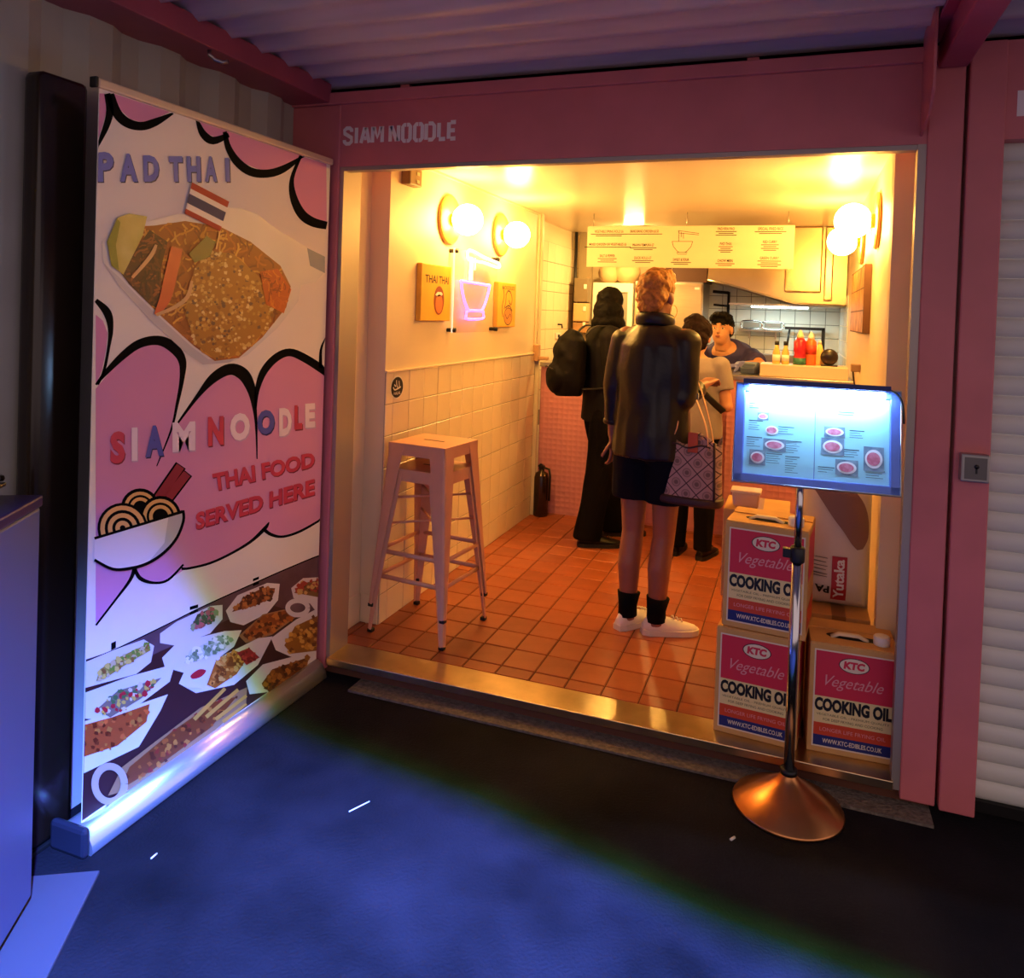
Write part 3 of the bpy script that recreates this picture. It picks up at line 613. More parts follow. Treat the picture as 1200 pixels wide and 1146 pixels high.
# ------------------------------------------------------------------ stacked stools
STO = mat('stool_blush_metal', '#d9a183', 0.38, 0.1, var=0.04, vscale=12)
def make_stool(label, loc, rz):
    t = thing('bar_stool', label, 'stool', loc, rz, 'stacked metal bar stools')
    H_ = 0.76; s = 0.152; f = 0.205
    sb = B(); bx(sb, -s, s, -s, s, H_ - 0.006, H_, 0.0025)
    for (x0, x1, y0, y1) in ((-s, s, -s, -s + .004), (-s, s, s - .004, s), (-s, -s + .004, -s, s), (s - .004, s, -s, s)): bx(sb, x0, x1, y0, y1, H_ - 0.055, H_ - .003)
    obj('seat', sb, STO, t)
    obj('seat_slot', box(-0.055, 0.055, -0.008, 0.008, H_, H_ + 0.0006), BLACKM, t)
    for sx in (-1, 1):
        for sy in (-1, 1):
            lb = B(); R = []
            for k in range(7):
                q = k / 6; z = (H_ - 0.008) * (1 - q) + 0.012 * q
                e = s + (f - s) * q; wd = 0.062 * (1 - q) ** 1.1 + 0.022
                x, y = sx * e, sy * e
                # folded L profile with a rounded corner
                pr = [(x - sx * wd, y), (x - sx * 0.012, y), (x - sx * .003, y - sy * .003), (x, y - sy * 0.012), (x, y - sy * wd),
                      (x - sx * .003, y - sy * wd), (x - sx * .004, y - sy * .012), (x - sx * wd, y - sy * .003)]
                R.append([lb.verts.new((a, b, z)) for a, b in pr])
            for k in range(6):
                for i in range(8): lb.faces.new((R[k][i], R[k][(i + 1) % 8], R[k + 1][(i + 1) % 8], R[k + 1][i]))
            lb.faces.new(R[0]); lb.faces.new(R[-1][::-1]); bmesh.ops.recalc_face_normals(lb, faces=lb.faces)
            lg = obj('leg', lb, STO, t)
            obj('rubber_foot', bx(B(), min(sx * f, sx * (f - .026)), max(sx * f, sx * (f - .026)), min(sy * f, sy * (f - .026)), max(sy * f, sy * (f - .026)), 0, 0.016, .003), BLACKM, lg)
    for z in (0.26,):
        e = s + (f - s) * (1 - z / H_) - 0.012
        for a, b in (((-e, -e), (e, -e)), ((e, -e), (e, e)), ((e, e), (-e, e)), ((-e, e), (-e, -e))):
            obj('footrest_bar', tube(B(), [(a[0], a[1], z), (b[0], b[1], z)], (0.011, 0.004), 8, side=(0, 0, 1)), STO, t)
    e = s + (f - s) * 0.35 - .012
    for a, b in (((-e, -e), (e, e)), ((-e, e), (e, -e))):
        obj('cross_brace', tube(B(), [(a[0], a[1], .50), (b[0] * .02, b[1] * .02, .50), (b[0], b[1], .50)], .0055, 6), STO, t)
    return t
make_stool('lower pale pink metal bar stool standing on the floor by the tiled wall', (0.235, 0.475, 0.0), math.radians(-6))
make_stool('upper pale pink metal bar stool stacked on top of another stool', (0.235, 0.475, 0.118), math.radians(-6))

# ------------------------------------------------------------------ cooking oil cartons, bag, tub
CARD = mat('carton_board', '#d3a05c', 0.75, var=0.08, vscale=10)
LRED = mat('label_crimson', '#d62c46', 0.5); LCRM = mat('label_cream', '#ecd796', 0.55); LOR = mat('label_orange', '#d2451f', 0.5); LBL = mat('label_blue', '#16246e', 0.5)
OFFW = mat('print_offwhite', '#e8d9bd', 0.5); PINKP = mat('print_pink', '#e69a9c', 0.5)
CW, CD, CH = 0.285, 0.24, 0.383
def oil_carton(label, loc, rz, opened=True):
    t = thing('oil_carton', label, 'carton', loc, rz, 'cooking oil cartons by the entrance')
    y = -CD / 2; hw = CW / 2
    bm = box(-hw, hw, y, -y, 0, CH - .004, .003); obj('carton', bm, CARD, t)
    obj('top_flap', box(-hw + .002, hw - .002, y + .003, -.012, CH - .004, CH), CARD, t)
    obj('top_flap', box(-hw + .002, hw - .002, .03, -y - .003, CH - .004, CH), CARD, t)
    if opened:
        obj('handle_slot', polyf(B(), [(a, b, CH + .0008) for a, b in cr([(-.085, -.03), (-.07, -.055), (-.03, -.06), (.05, -.06), (.1, -.055), (.11, -.03), (.05, -.02), (-.05, -.012)], 4, True)]), mat('slot_dark', '#1a0f08', .9), t)
        obj('handle', tube(B(), [(-.07, -.045, CH - .002), (-.045, -.045, CH + .012), (.02, -.045, CH + .012), (.05, -.045, CH - .002)], (.006, .014), 8, side=(0, 0, 1)), OFFW, t)
        cap = obj('screw_cap', lathe(B(), [(.026, CH - .004), (.027, CH + .004), (.027, CH + .026), (.024, CH + .03), (0, CH + .03)], 20, 'z', (.092, -.055, 0)), WHITEP, t)
    def panel(nm, x0, x1, z0, z1, m, d=.0006): return obj(nm, polyf(B(), [(x0, y - d, z0), (x1, y - d, z0), (x1, y - d, z1), (x0, y - d, z1)]), m, t)
    a, b = -hw + .02, hw - .016
    panel('label_ground', a - .005, b + .005, .020, CH - .022, OFFW, .0004)
    panel('red_panel', a, b, .198, CH - .027, LRED); panel('cream_panel', a, b, .105, .198, LCRM); panel('orange_band', a, b, .062, .105, LOR); panel('blue_band', a, b, .025, .062, LBL)
    F = lambda d: (lambda u, v: (u, y - d, v))
    obj('logo_oval', polyf(B(), oval((0, .318), .049, .027, fn=F(.0012))), BLACKM, t)
    obj('logo_oval', polyf(B(), oval((0, .318), .046, .0245, fn=F(.0016))), OFFW, t)
    obj('logo_letters', put_text(B(), 'KTC', quad((-.034, .305), (.034, .305), (.034, .332), (-.034, .332), F(.002)), .06, .1), LRED, t)
    obj('script_lettering', put_text(B(), 'Vegetable', quad((-.09, .225), (.095, .225), (.095, .275), (-.09, .275), F(.0012)), 0.0, .45), PINKP, t)
    obj('title_lettering', put_text(B(), 'COOKING OIL', quad((a + .001, .147), (b - .003, .147), (b - .003, .193), (a + .001, .193), F(.0012)), .055), BLACKM, t)
    obj('small_lettering', put_text(put_text(B(), 'VEGETABLE OIL - PREMIUM QUALITY', quad((a + .008, .130), (b - .01, .130), (b - .01, .139), (a + .008, .139), F(.0012)), .0), 'FOR DEEP FRYING AND COOKING', quad((a + .03, .114), (b - .03, .114), (b - .03, .123), (a + .03, .123), F(.0012)), .0), mat('ink_grey', '#6a5a3a', .6), t)
    obj('band_lettering', put_text(B(), 'LONGER LIFE FRYING OIL', quad((a + .02, .077), (b - .02, .077), (b - .02, .09), (a + .02, .09), F(.0012)), .0), PINKP, t)
    obj('web_lettering', put_text(B(), 'WWW.KTC-EDIBLES.CO.UK', quad((a + .03, .036), (b - .03, .036), (b - .03, .052), (a + .03, .052), F(.0012)), .02), OFFW, t)
    # side panel in the same red
    sd = B(); polyf(sd, [(hw + .0006, u, v) for u, v in ((y + .02, .198), (-y - .02, .198), (-y - .02, CH - .027), (y + .02, CH - .027))]); obj('side_red_panel', sd, LRED, t)
    sd = B(); polyf(sd, [(hw + .0006, u, v) for u, v in ((y + .02, .025), (-y - .02, .025), (-y - .02, .105), (y + .02, .105))]); obj('side_orange_panel', sd, LOR, t)
    return t
def place_front(fl_, rz):      # front-left bottom corner -> centre
    return (fl_[0] + CW / 2 * math.cos(rz) - CD / 2 * math.sin(rz), fl_[1] + CW / 2 * math.sin(rz) + CD / 2 * math.cos(rz))
r1, r2, r3 = math.radians(-5), math.radians(-6), math.radians(2.5)
p = place_front((1.586, 0.075), r1); oil_carton('bottom cooking oil carton of the stack behind the menu stand', (*p, 0.001), r1, False)
p = place_front((1.602, 0.085), r2); oil_carton('top cooking oil carton of the stack behind the menu stand', (*p, CH + .0025), r2)
p = place_front((1.916, 0.075), r3); p = (p[0] - 0.012, p[1]); oil_carton('single cooking oil carton standing beside the right pillar', (*p, 0.001), r3)
def plain_carton(label, x0, x1, y0, y1, z0, z1):
    t = thing('plain_carton', label, 'carton', ((x0 + x1) / 2, (y0 + y1) / 2, z0), 0, 'plain cartons behind the oil')
    cp(t, 'carton', box(x0, x1, y0, y1, z0, z1, .003), CARD)
    cp(t, 'tape', box(x0 + .1, x0 + .15, y0 - .0006, y1, z0 + .2, z1 + .0006), mat('brown_tape', '#9a6a34', .3))
plain_carton('lower plain brown carton behind the stacked oil cartons', 1.575, 1.83, .40, .66, .001, .38)
plain_carton('upper plain brown carton behind the stacked oil cartons, under the white tub', 1.568, 1.82, .40, .66, .381, .735)
plain_carton('plain brown carton carrying the white flour sack', 1.885, 2.12, .385, .66, .001, .376)
tb = thing('food_tub', 'small white plastic tub on the plain carton behind the oil cartons', 'tub', (1.65, .47, .736))
tm = box(-.055, .055, -.04, .04, 0, .062, .01)
for v in tm.verts:
    q = 1 + .12 * (v.co.z / .06 - 1); v.co.x *= q; v.co.y *= q
obj('tub', tm, mat('tub_peach', '#e9b88a', .35), tb); obj('lid', box(-.06, .06, -.045, .045, .06, .072, .005), mat('tub_lid', '#f0cfa6', .35), tb)
# flour sack
BX0, BX1, BZ0, BH, BY = 1.86, 2.12, .377, .66, .53
def bulge(u, v): # u,v in 0..1, half thickness
    return 0.012 + 0.095 * (max(0, 4 * u * (1 - u)) ** .45) * (max(0, min(1, v * 7)) ** .5) * (max(0, min(1, (1 - v) * 5)) ** .6)
sg = thing('flour_sack', 'tall white sack with a brown swoosh and red side label, behind the single oil carton', 'sack', ((BX0 + BX1) / 2, BY, BZ0))
bm = B(); nu, nv = 18, 26
for sgn in (-1, 1):
    V_ = [[bm.verts.new((BX0 + (BX1 - BX0) * i / nu, BY + sgn * bulge(i / nu, j / nv) + .004 * noise.noise((i * .3, j * .3, sgn)), BZ0 + BH * j / nv)) for i in range(nu + 1)] for j in range(nv + 1)]
    for j in range(nv):
        for i in range(nu):
            q = (V_[j][i], V_[j][i + 1], V_[j + 1][i + 1], V_[j + 1][i]); f_ = bm.faces.new(q if sgn < 0 else q[::-1]); f_.smooth = True
    if sgn < 0: VA = V_
    else:
        for j in range(nv):
            bm.faces.new((VA[j][0], VA[j + 1][0], V_[j + 1][0], V_[j][0])); bm.faces.new((VA[j][nu], V_[j][nu], V_[j + 1][nu], VA[j + 1][nu]))
        for i in range(nu):
            bm.faces.new((VA[0][i], V_[0][i], V_[0][i + 1], VA[0][i + 1])); bm.faces.new((VA[nv][i], VA[nv][i + 1], V_[nv][i + 1], V_[nv][i]))
cp(sg, 'sack', bm, mat('sack_white', '#ddd3c9', .45, var=.03))
def SF(d): return lambda u, v: (BX0 + (BX1 - BX0) * u, BY - bulge(u, v) - d, BZ0 + BH * v)
def sub_poly(bm, pts, fn, n=10):    # bulging print: dense strip between two edges (left list, right list)
    L_, R_ = pts; G = [[bm.verts.new(fn(a[0] + (b[0] - a[0]) * k / n, a[1] + (b[1] - a[1]) * k / n)) for k in range(n + 1)] for a, b in zip(L_, R_)]
    for j in range(len(G) - 1):
        for k in range(n): bm.faces.new((G[j][k], G[j][k + 1], G[j + 1][k + 1], G[j + 1][k]))
    return bm
lefts = cr([(.12, .74), (.30, .64), (.46, .55), (.60, .48), (.72, .41), (.80, .375)], 4); rights = cr([(.55, .80), (.74, .72), (.88, .64), (.95, .54), (.95, .44), (.88, .38)], 4)
cp(sg, 'brown_swoosh', sub_poly(B(), (lefts, rights), SF(.006)), mat('print_brown', '#8d6b62', .5))
cp(sg, 'red_label', sub_poly(B(), ([(.46, .06 + .0135 * k) for k in range(21)], [(.67, .06 + .0135 * k) for k in range(21)]), SF(.006)), mat('print_red', '#b3232b', .5))
cp(sg, 'label_lettering', put_text(B(), 'Yutaka', lambda u, v: SF(.0085)(.635 - v * .145, .075 + u * .24), .03), WHITEP)
cp(sg, 'lettering', put_text(B(), 'PA', lambda u, v: SF(.007)(.435 - u * .2, .15 - v * .05), .04), BLACKM)
bm = B()
for z, a, b in ((.31, .10, .40), (.285, .10, .38), (.262, .10, .40), (.24, .10, .38), (.215, .08, .40), (.2, .1, .40)):
    polyf(bm, [SF(.007)(a, z), SF(.007)((a + b) / 2, z), SF(.007)(b, z), SF(.007)(b, z + .005), SF(.007)((a + b) / 2, z + .005), SF(.007)(a, z + .005)])
cp(sg, 'small_print', bm, mat('ink_soft', '#8a7f78', .6))

# ------------------------------------------------------------------ menu stand
ms = thing('menu_stand', 'chrome menu stand with a lit display frame on a copper cone base', 'menu stand', (1.847, -.15, GZ))
obj('base', lathe(B(), [(0, 0), (.172, 0), (.174, .004), (.170, .010), (.10, .048), (.045, .085), (.024, .105), (.022, .112), (0, .112)], 56), mat('copper_base', '#c98a55', .3, 1.0, var=.08, vscale=4), ms)
obj('base_collar', lathe(B(), [(.026, .108), (.026, .125), (.0, .125)], 20), BLACKM, ms)
obj('pole', lathe(B(), [(.0165, .11), (.0165, .84), (.0, .84)], 20), CHROME, ms)
obj('upper_pole', lathe(B(), [(.012, .83), (.012, 1.12), (0, 1.12)], 16), CHROME, ms)
obj('clamp', bx(lathe(B(), [(.022, .80), (.023, .805), (.023, .845), (.020, .85), (0, .85)], 18), -.045, -.018, -.012, .012, .812, .842, .003), BLACKM, ms)
bd = bpy.data.objects.new('display_board', None); COL.objects.link(bd); bd.parent = ms; bd.location = (.038, .0, 1.208); bd.rotation_euler = (math.radians(-14), 0, math.radians(2))
BW, BHt = .248, .162
FRM = mat('display_frame_blue', '#5b78c8', .35, .3, var=.12, vscale=14)
frm = B()
for a in ((-BW, BW, -BHt, -BHt + .028), (-BW, BW, BHt - .028, BHt), (-BW, -BW + .03, -BHt, BHt), (BW - .03, BW, -BHt, BHt)): bx(frm, a[0], a[1], -.012, .012, a[2], a[3], .003)
bx(frm, -BW + .02, BW - .02, -.002, .010, -BHt + .02, BHt - .02)
obj('frame', frm, FRM, bd)
obj('frame_edge', tube(B(), [(a, -.012, b) for a, b in ((-BW, -BHt), (BW, -BHt), (BW, BHt), (-BW, BHt))], .004, 6, closed=True), ALU, bd)
PAP = mat('menu_paper', '#9fe2ee', .5)
PD = -.0035
for x0, x1 in ((-BW + .031, -.001), (.001, BW - .031)): obj('menu_page', box(x0, x1, PD, -.002, -BHt + .028, BHt - .03), PAP, bd)
dF = lambda d: (lambda u, v: (u * .97, PD - d, v * .94))
bm = B(); rr = random.Random(3)
def tl(x, z, w_, h=.0022): polyf(bm, [dF(.0006)(a, b) for a, b in ((x, z), (x + w_, z), (x + w_, z + h), (x, z + h))])
for (x, z, w_, n) in ((-.21, .085, .03, 1), (-.21, .04, .045, 5), (-.215, -.018, .05, 5), (-.115, .025, .05, 4), (-.095, -.022, .055, 6), (-.15, -.07, .05, 5), (-.09, -.075, .045, 8), (.105, .03, .045, 4), (.09, -.035, .045, 4), (.155, -.098, .055, 4), (.012, -.10, .05, 3), (-.21, .1, .02, 3), (.07, .09, .05, 2)):
    for k in range(n): tl(x, z - k * .0075, w_ * (1 if k == 0 else rr.uniform(.5, .95)), .003 if k == 0 else .0016)
o_ = obj('printed_text', bm, mat('menu_text', '#3a5568', .6), bd); o_['kind'] = 'stuff'
PLT = mat('food_pink', '#e59ab0', .5, col2='#c2556a', vscale=60); PBK = mat('photo_slate', '#8fb0c0', .5, col2='#55708a', vscale=40)
for (x, z, a, b, rnd) in ((-.165, .058, .018, .013, 1), (-.135, .012, .024, .02, 0), (-.125, -.038, .036, .021, 1), (-.178, -.085, .026, .026, 1), (.06, .022, .032, .018, 1), (.055, -.028, .035, .028, 1), (.178, -.058, .03, .04, 1), (.098, -.094, .034, .026, 1)):
    if rnd: obj('printed_photo', polyf(B(), [dF(.0008)(x + s_ * a, z + t_ * b) for s_, t_ in ((-1, -1), (1, -1), (1, 1), (-1, 1))]), PBK, bd)
    obj('printed_plate', polyf(B(), oval((x, z), a * .86, b * .78, fn=dF(.0012))), mat('plate_white', '#eef2f4', .5), bd)
    obj('printed_dish', polyf(B(), oval((x - .001, z), a * .66, b * .55, fn=dF(.0016))), PLT, bd)
obj('lamp_housing', bx(bx(B(), -.225, .215, -.045, -.012, BHt - .012, BHt + .008, .004), -.225, .215, -.05, -.044, BHt - .008, BHt + .008), mat('lamp_housing_blue', '#26306a', .4, .3), bd)
obj('lamp_tube', tube(B(), [(-.205, -.033, BHt - .022), (.20, -.033, BHt - .022)], .0095, 12), mat('led_tube', '#ffffff', .3, emit=(.40, .62, 1.0), es=150), bd)
obj('lamp_cable', tube(B(), cr([(.205, -.02, BHt + .004), (.235, -.02, BHt - .01), (.252, -.016, BHt - .04), (.258, -.005, BHt - .10)], 5), .0035, 6), BLACKM, bd)
obj('board_bracket', box(-.06, -.02, .012, .03, -.16, .1, .003), ALU, bd)

# ------------------------------------------------------------------ cabinet at the left edge
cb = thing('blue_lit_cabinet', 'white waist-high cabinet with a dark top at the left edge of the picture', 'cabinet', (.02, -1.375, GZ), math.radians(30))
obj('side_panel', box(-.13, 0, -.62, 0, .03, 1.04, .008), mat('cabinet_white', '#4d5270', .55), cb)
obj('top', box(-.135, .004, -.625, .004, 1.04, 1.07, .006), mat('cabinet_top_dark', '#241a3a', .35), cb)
obj('foot_plate', box(-.12, .13, -.66, .1, 0, .012, .003), mat('plate_grey', '#3b3942', .8), cb)
obj('foot', bx(bx(B(), -.1, -.03, -.1, -.03, .012, .03), -.1, -.03, -.6, -.53, .012, .03), BLACKM, cb)
obj('tap', tube(B(), [(-.06, -.14, 1.07), (-.06, -.14, 1.12), (-.06, -.11, 1.135), (-.06, -.08, 1.13)], .009, 8), CHROME, cb)
obj('tap_handle', bx(B(), -.09, -.03, -.16, -.12, 1.12, 1.13, .003), BLACKM, cb)
# litter
for i, (a, b, l_, lb) in enumerate((((409, 951), (433, 939), .002, 'thin white straw lying on the asphalt'), ((177, 1006), (184, 1000), .0025, 'tiny white scrap on the asphalt below the banner'), ((856, 984), (861, 981), .004, 'small white fleck on the dark ground left of the stand base'))):
    A_, C_ = at(*a, 'z', GZ + .002), at(*b, 'z', GZ + .002)
    tag(obj('litter_scrap', tube(B(), [A_, (A_ + C_) / 2, C_], l_, 6), WHITEP), lb, 'litter')

# ------------------------------------------------------------------ roll-up banner
SX = -0.047
def bp_(u, v, d=0.0): 
    q = at(u, v, 'x', SX); return Vector((SX + d, q.y, q.z))
Y0, Y1 = -1.172, -0.026
Z0, Z1 = GZ + .075, 2.10
bn = thing('rollup_banner', 'tall roll-up banner with pad thai photo and pink cloud print beside the shop', 'banner', (SX, (Y0 + Y1) / 2, GZ))
def bpart(name, bm, m, parent=None):
    o = obj(name, bm, m, parent or bn)
    if parent is None: o.location = -Vector(bn.location)
    return o
WHT = mat('banner_white', '#ebe3de', 0.75, spec=.2)
BPK = mat('banner_pink', '#d38fbd', 0.75, spec=.2); BBK = mat('banner_black', '#08080c', 0.8, spec=.05)
sheet = bpart('sheet', box(SX - .002, SX, Y0, Y1, Z0, Z1), WHT)
bpart('top_rail', bx(B(), SX - .012, SX + .012, Y0 - .012, Y1 + .006, Z1 - .012, Z1 + .014, .005), mat('rail_cream', '#d9c7b0', .35, .2))
bpart('rail_end_cap', box(SX - .013, SX + .013, Y0 - .022, Y0 - .012, Z1 - .014, Z1 + .016, .003), BLACKM)
base = B(); prof = [(-.075, 0.0), (.05, 0.0), (.056, .008), (.052, .03), (.035, .058), (.012, .075), (-.03, .078), (-.065, .06), (-.078, .03)]
A_ = [base.verts.new((SX + a, Y0 - .01, GZ + b)) for a, b in prof]; C_ = [base.verts.new((SX + a, Y1, GZ + b)) for a, b in prof]
base.faces.new(A_); base.faces.new(C_[::-1])
for i in range(9): base.faces.new((A_[i], C_[i], C_[(i + 1) % 9], A_[(i + 1) % 9])).smooth = True
bmesh.ops.recalc_face_normals(base, faces=base.faces)
bpart('base_cassette', base, mat('cassette_alu', '#d3d4da', .28, .85))
bpart('base_end_cap', box(SX - .085, SX + .05, Y0 - .035, Y0 - .01, GZ, GZ + .085, .012), mat('cap_dark', '#20222e', .4))
bpart('support_pole', tube(B(), [(SX - .03, (Y0 + Y1) / 2, GZ + .05), (SX - .016, (Y0 + Y1) / 2, Z1)], .009, 10), ALU)
prints = 0
def clampp(u, v, d):
    q = bp_(u, v, d); q.y = min(max(q.y, Y0 + .001), Y1 - .001); q.z = min(max(q.z, Z0 + .001), Z1 - .013); return q
def prt(name, bm, m):
    o = bpart(name, bm, m, sheet); o.location = (0, 0, 0); return o
def P(name, pts, m, d, smooth=0):
    if smooth: pts = cr(pts, smooth, True)
    return prt(name, polyf(B(), [clampp(u, v, d) for u, v in pts]), m)
cA = lambda L_: [(100 + p[0] / 4.138, 100 + p[1] / 4.138, *[k / 4.138 for k in p[2:]]) for p in L_]
cB_ = lambda L_: [(100 + p[0] / 4.138, 330 + p[1] / 4.138, *[k / 4.138 for k in p[2:]]) for p in L_]
cC = lambda L_: [(100 + p[0] / 4.138, 520 + p[1] / 4.138, *[k / 4.138 for k in p[2:]]) for p in L_]
cD = lambda L_: [(95 + p[0] / 3.58, 650 + p[1] / 3.58, *[k / 3.58 for k in p[2:]]) for p in L_]
c0 = lambda L_: [(p[0] / 2.865, 60 + p[1] / 2.865, *[k / 2.865 for k in p[2:]]) for p in L_]
def strokes(name, lists, m, d, n=5):
    for L_ in lists: prt(name, ribbon(B(), cr(L_, n), lambda u, v: clampp(u, v, d)), m)
# clouds: pink fills
for L_ in ([(40, 30), (95, 40), (100, 130), (85, 190), (40, 250)], [(135, 40), (160, 110), (220, 165), (280, 180), (340, 160), (410, 120), (400, 60)], [(555, 170), (590, 235), (640, 255), (690, 225), (690, 170)],
           [(680, 200), (695, 300), (760, 375), (850, 410), (930, 405), (1000, 375), (1060, 335), (1000, 250)], [(1035, 340), (1008, 450), (1015, 540), (1060, 625), (1170, 665), (1170, 340)]):
    P('pink_cloud', cA(L_), BPK, .0004)
P('pink_cloud', cB_([(50, 160), (85, 190), (108, 250), (100, 330), (80, 430), (50, 500)]), BPK, .0004)
big = cB_([(50, 520), (100, 460), (180, 370), (260, 318), (350, 302), (420, 325), (465, 390), (470, 470), (445, 600), (420, 690), (440, 700), (540, 565), (610, 488), (690, 448), (755, 470), (800, 540), (822, 640), (830, 560), (850, 470), (900, 390), (990, 352), (1080, 385), (1170, 440)])
big += cC([(1170, 360), (1040, 420), (960, 447), (900, 437), (870, 405), (800, 475), (700, 537), (600, 585), (480, 610), (400, 662), (330, 675), (265, 655), (238, 615), (200, 690), (150, 752), (50, 870)])
P('pink_cloud', big, BPK, .0004)
strokes('cloud_outline', [cA(q) for q in ([(105, 40, 30), (118, 120, 36), (100, 200, 30), (50, 310, 12)], [(118, 40, 40), (150, 130, 46), (200, 180, 46), (270, 198, 42), (340, 178, 38), (425, 135, 10)],
        [(540, 165, 14), (570, 235, 35), (620, 268, 38), (695, 240, 22)], [(675, 225, 20), (692, 300, 30), (735, 370, 40), (800, 418, 42), (880, 428, 40), (960, 405, 35), (1060, 340, 8)],
        [(1045, 340, 14), (1002, 450, 20), (1008, 540, 35), (1045, 620, 45), (1100, 662, 45), (1170, 680, 38)])], BBK, .0008)
strokes('cloud_outline', [cB_(q) for q in ([(50, 500, 10), (100, 440, 24), (180, 360, 36), (260, 302, 42), (350, 285, 46), (420, 315, 52), (468, 380, 40), (468, 470, 24), (443, 600, 15), (415, 720, 10), (345, 895, 5)],
        [(430, 710, 8), (540, 560, 20), (620, 468, 45), (700, 425, 55), (765, 450, 60), (803, 520, 45), (818, 600, 24), (828, 700, 12), (832, 860, 5)], [(825, 620, 10), (832, 530, 22), (862, 440, 35), (920, 372, 38), (990, 343, 38), (1070, 375, 40), (1170, 440, 40)],
        [(50, 90, 20), (105, 150, 40), (122, 230, 26), (112, 320, 15), (90, 430, 14), (60, 500, 10)], [(1165, 270, 4), (1142, 330, 12), (1140, 420, 18)])], BBK, .0008)
strokes('cloud_outline', [cC(q) for q in ([(50, 880, 10), (150, 750, 11), (215, 662, 16), (240, 600, 22)], [(236, 600, 16), (265, 652, 20), (330, 674, 13), (400, 660, 12), (475, 585, 10)], [(465, 605, 14), (500, 604, 12), (600, 580, 12), (700, 535, 12), (800, 475, 14), (870, 410, 18), (890, 380, 5)], [(862, 412, 18), (900, 440, 16), (960, 450, 12), (1050, 420, 12), (1170, 350, 10)])], BBK, .0009)
# lettering
SHD = mat('letter_shadow', '#2c2a55', .5)
def btext(s_, q, m, sh, bold=.03, off=(1.2, 1.4)):
    g = quad(*[(x + off[0], y + off[1]) for x, y in q], lambda u, v: clampp(u, v, .0016)); prt('letter_shade', put_text(B(), s_, g, bold), sh)
    g = quad(*q, lambda u, v: clampp(u, v, .0021)); prt('lettering', put_text(B(), s_, g, bold), m)
BLU = mat('letter_periwinkle', '#6a74cc', .6)
for ch, a, b, c_, d_ in (('P', 113, 133, 213, 178), ('A', 140, 161, 213, 180), ('D', 168, 186, 213, 182), ('T', 198, 214, 213, 183), ('H', 219, 235, 213, 183), ('A', 240, 254, 213, 183), ('I', 264, 269, 213, 185)):
    btext(ch, ((a, c_), (b, c_), (b - 1, d_), (a - 1, d_)), BLU, SHD, .05)
LR = mat('letter_rose', '#c93a5a', .45); LW = mat('letter_white', '#ecd9ea', .45); LBu = mat('letter_blue', '#4a52b0', .45)
DR = mat('shade_rose', '#7d1836', .5); DW = mat('shade_white', '#c3a3c6', .5); DB = mat('shade_blue', '#1c2158', .5)
for ch, a, b, zt, zb, m, sh in (('S', 118, 190, 728, 885, LR, DR), ('I', 222, 250, 708, 870, LW, DW), ('A', 288, 378, 700, 852, LBu, DB), ('M', 420, 530, 684, 828, LW, DW), ('N', 592, 668, 656, 798, LR, DR),
                        ('O', 700, 795, 640, 775, LW, DW), ('O', 832, 915, 624, 745, LBu, DB), ('D', 938, 998, 614, 750, LW, DW), ('L', 1012, 1050, 600, 718, LR, DR), ('E', 1064, 1112, 592, 710, LW, DW)):
    sl = -.17 * (b - a)
    q = cB_([(a, zb), (b, zb + sl * .6), (b, zt + sl * .4), (a, zt)]); btext(ch, q, m, sh, .055, (1.0, 1.6))
btext('THAI FOOD', cC([(622, 232), (1110, 112), (1110, 38), (612, 145)]), LR, DR, .04, (.8, 1.2))
btext('SERVED HERE', cC([(533, 418), (1110, 248), (1110, 168), (533, 335)]), LR, DR, .04, (.8, 1.2))
# cartoon noodle bowl
NOD = mat('cartoon_noodle', '#e3b26c', .45); CHP = mat('cartoon_chopstick', '#8f1f3a', .45)
strokes('chopstick_outline', [cC(q) for q in ([(355, 262, 62), (462, 104, 58)], [(400, 262, 60), (495, 140, 56)])], BBK, .0010, 2)
strokes('chopstick', [cC(q) for q in ([(355, 262, 44), (460, 108, 42)], [(400, 262, 42), (492, 144, 40)])], CHP, .0013, 2)
def dome(cx_, cy_, r_, tilt, d, inner):
    P('noodle_outline', cC([(cx_ + (r_ + 14) * math.cos(a * PI / 14 + tilt), cy_ - (r_ + 14) * math.sin(a * PI / 14 + tilt)) for a in range(-2, 17)]), BBK, d)
    for k in range(inner):
        rr_ = r_ * (1 - k * .34) - 10
        prt('noodle', ribbon(B(), cC([(cx_ + rr_ * math.cos(a * PI / 14 + tilt), cy_ - rr_ * math.sin(a * PI / 14 + tilt), r_ * .2) for a in range(-1, 16)]), lambda u, v: clampp(u, v, d + .0003)), NOD)
dome(265, 310, 80, .25, .0011, 2); dome(362, 352, 86, .25, .0016, 2); dome(178, 408, 108, .28, .0021, 3)
bowl_ = [(40, 458), (466, 330), (470, 372), (440, 452), (380, 522), (300, 576), (220, 600), (130, 605), (40, 560)]
P('cartoon_bowl', cC(bowl_), mat('cartoon_bowl_white', '#e6e4ec', .42), .0028)
P('bowl_shading', cC([(400, 352), (466, 332), (470, 372), (440, 452), (380, 522), (300, 576), (380, 480)]), mat('cartoon_bowl_grey', '#c2c2cc', .42), .0030)
strokes('bowl_outline', [cC(q) for q in ([(40, 458, 13), (250, 395, 13), (468, 328, 15)], [(470, 322, 14), (472, 372, 14), (440, 455, 14), (380, 525, 15), (300, 578, 15), (220, 602, 15), (130, 607, 14), (40, 562, 13)])], BBK, .0033)
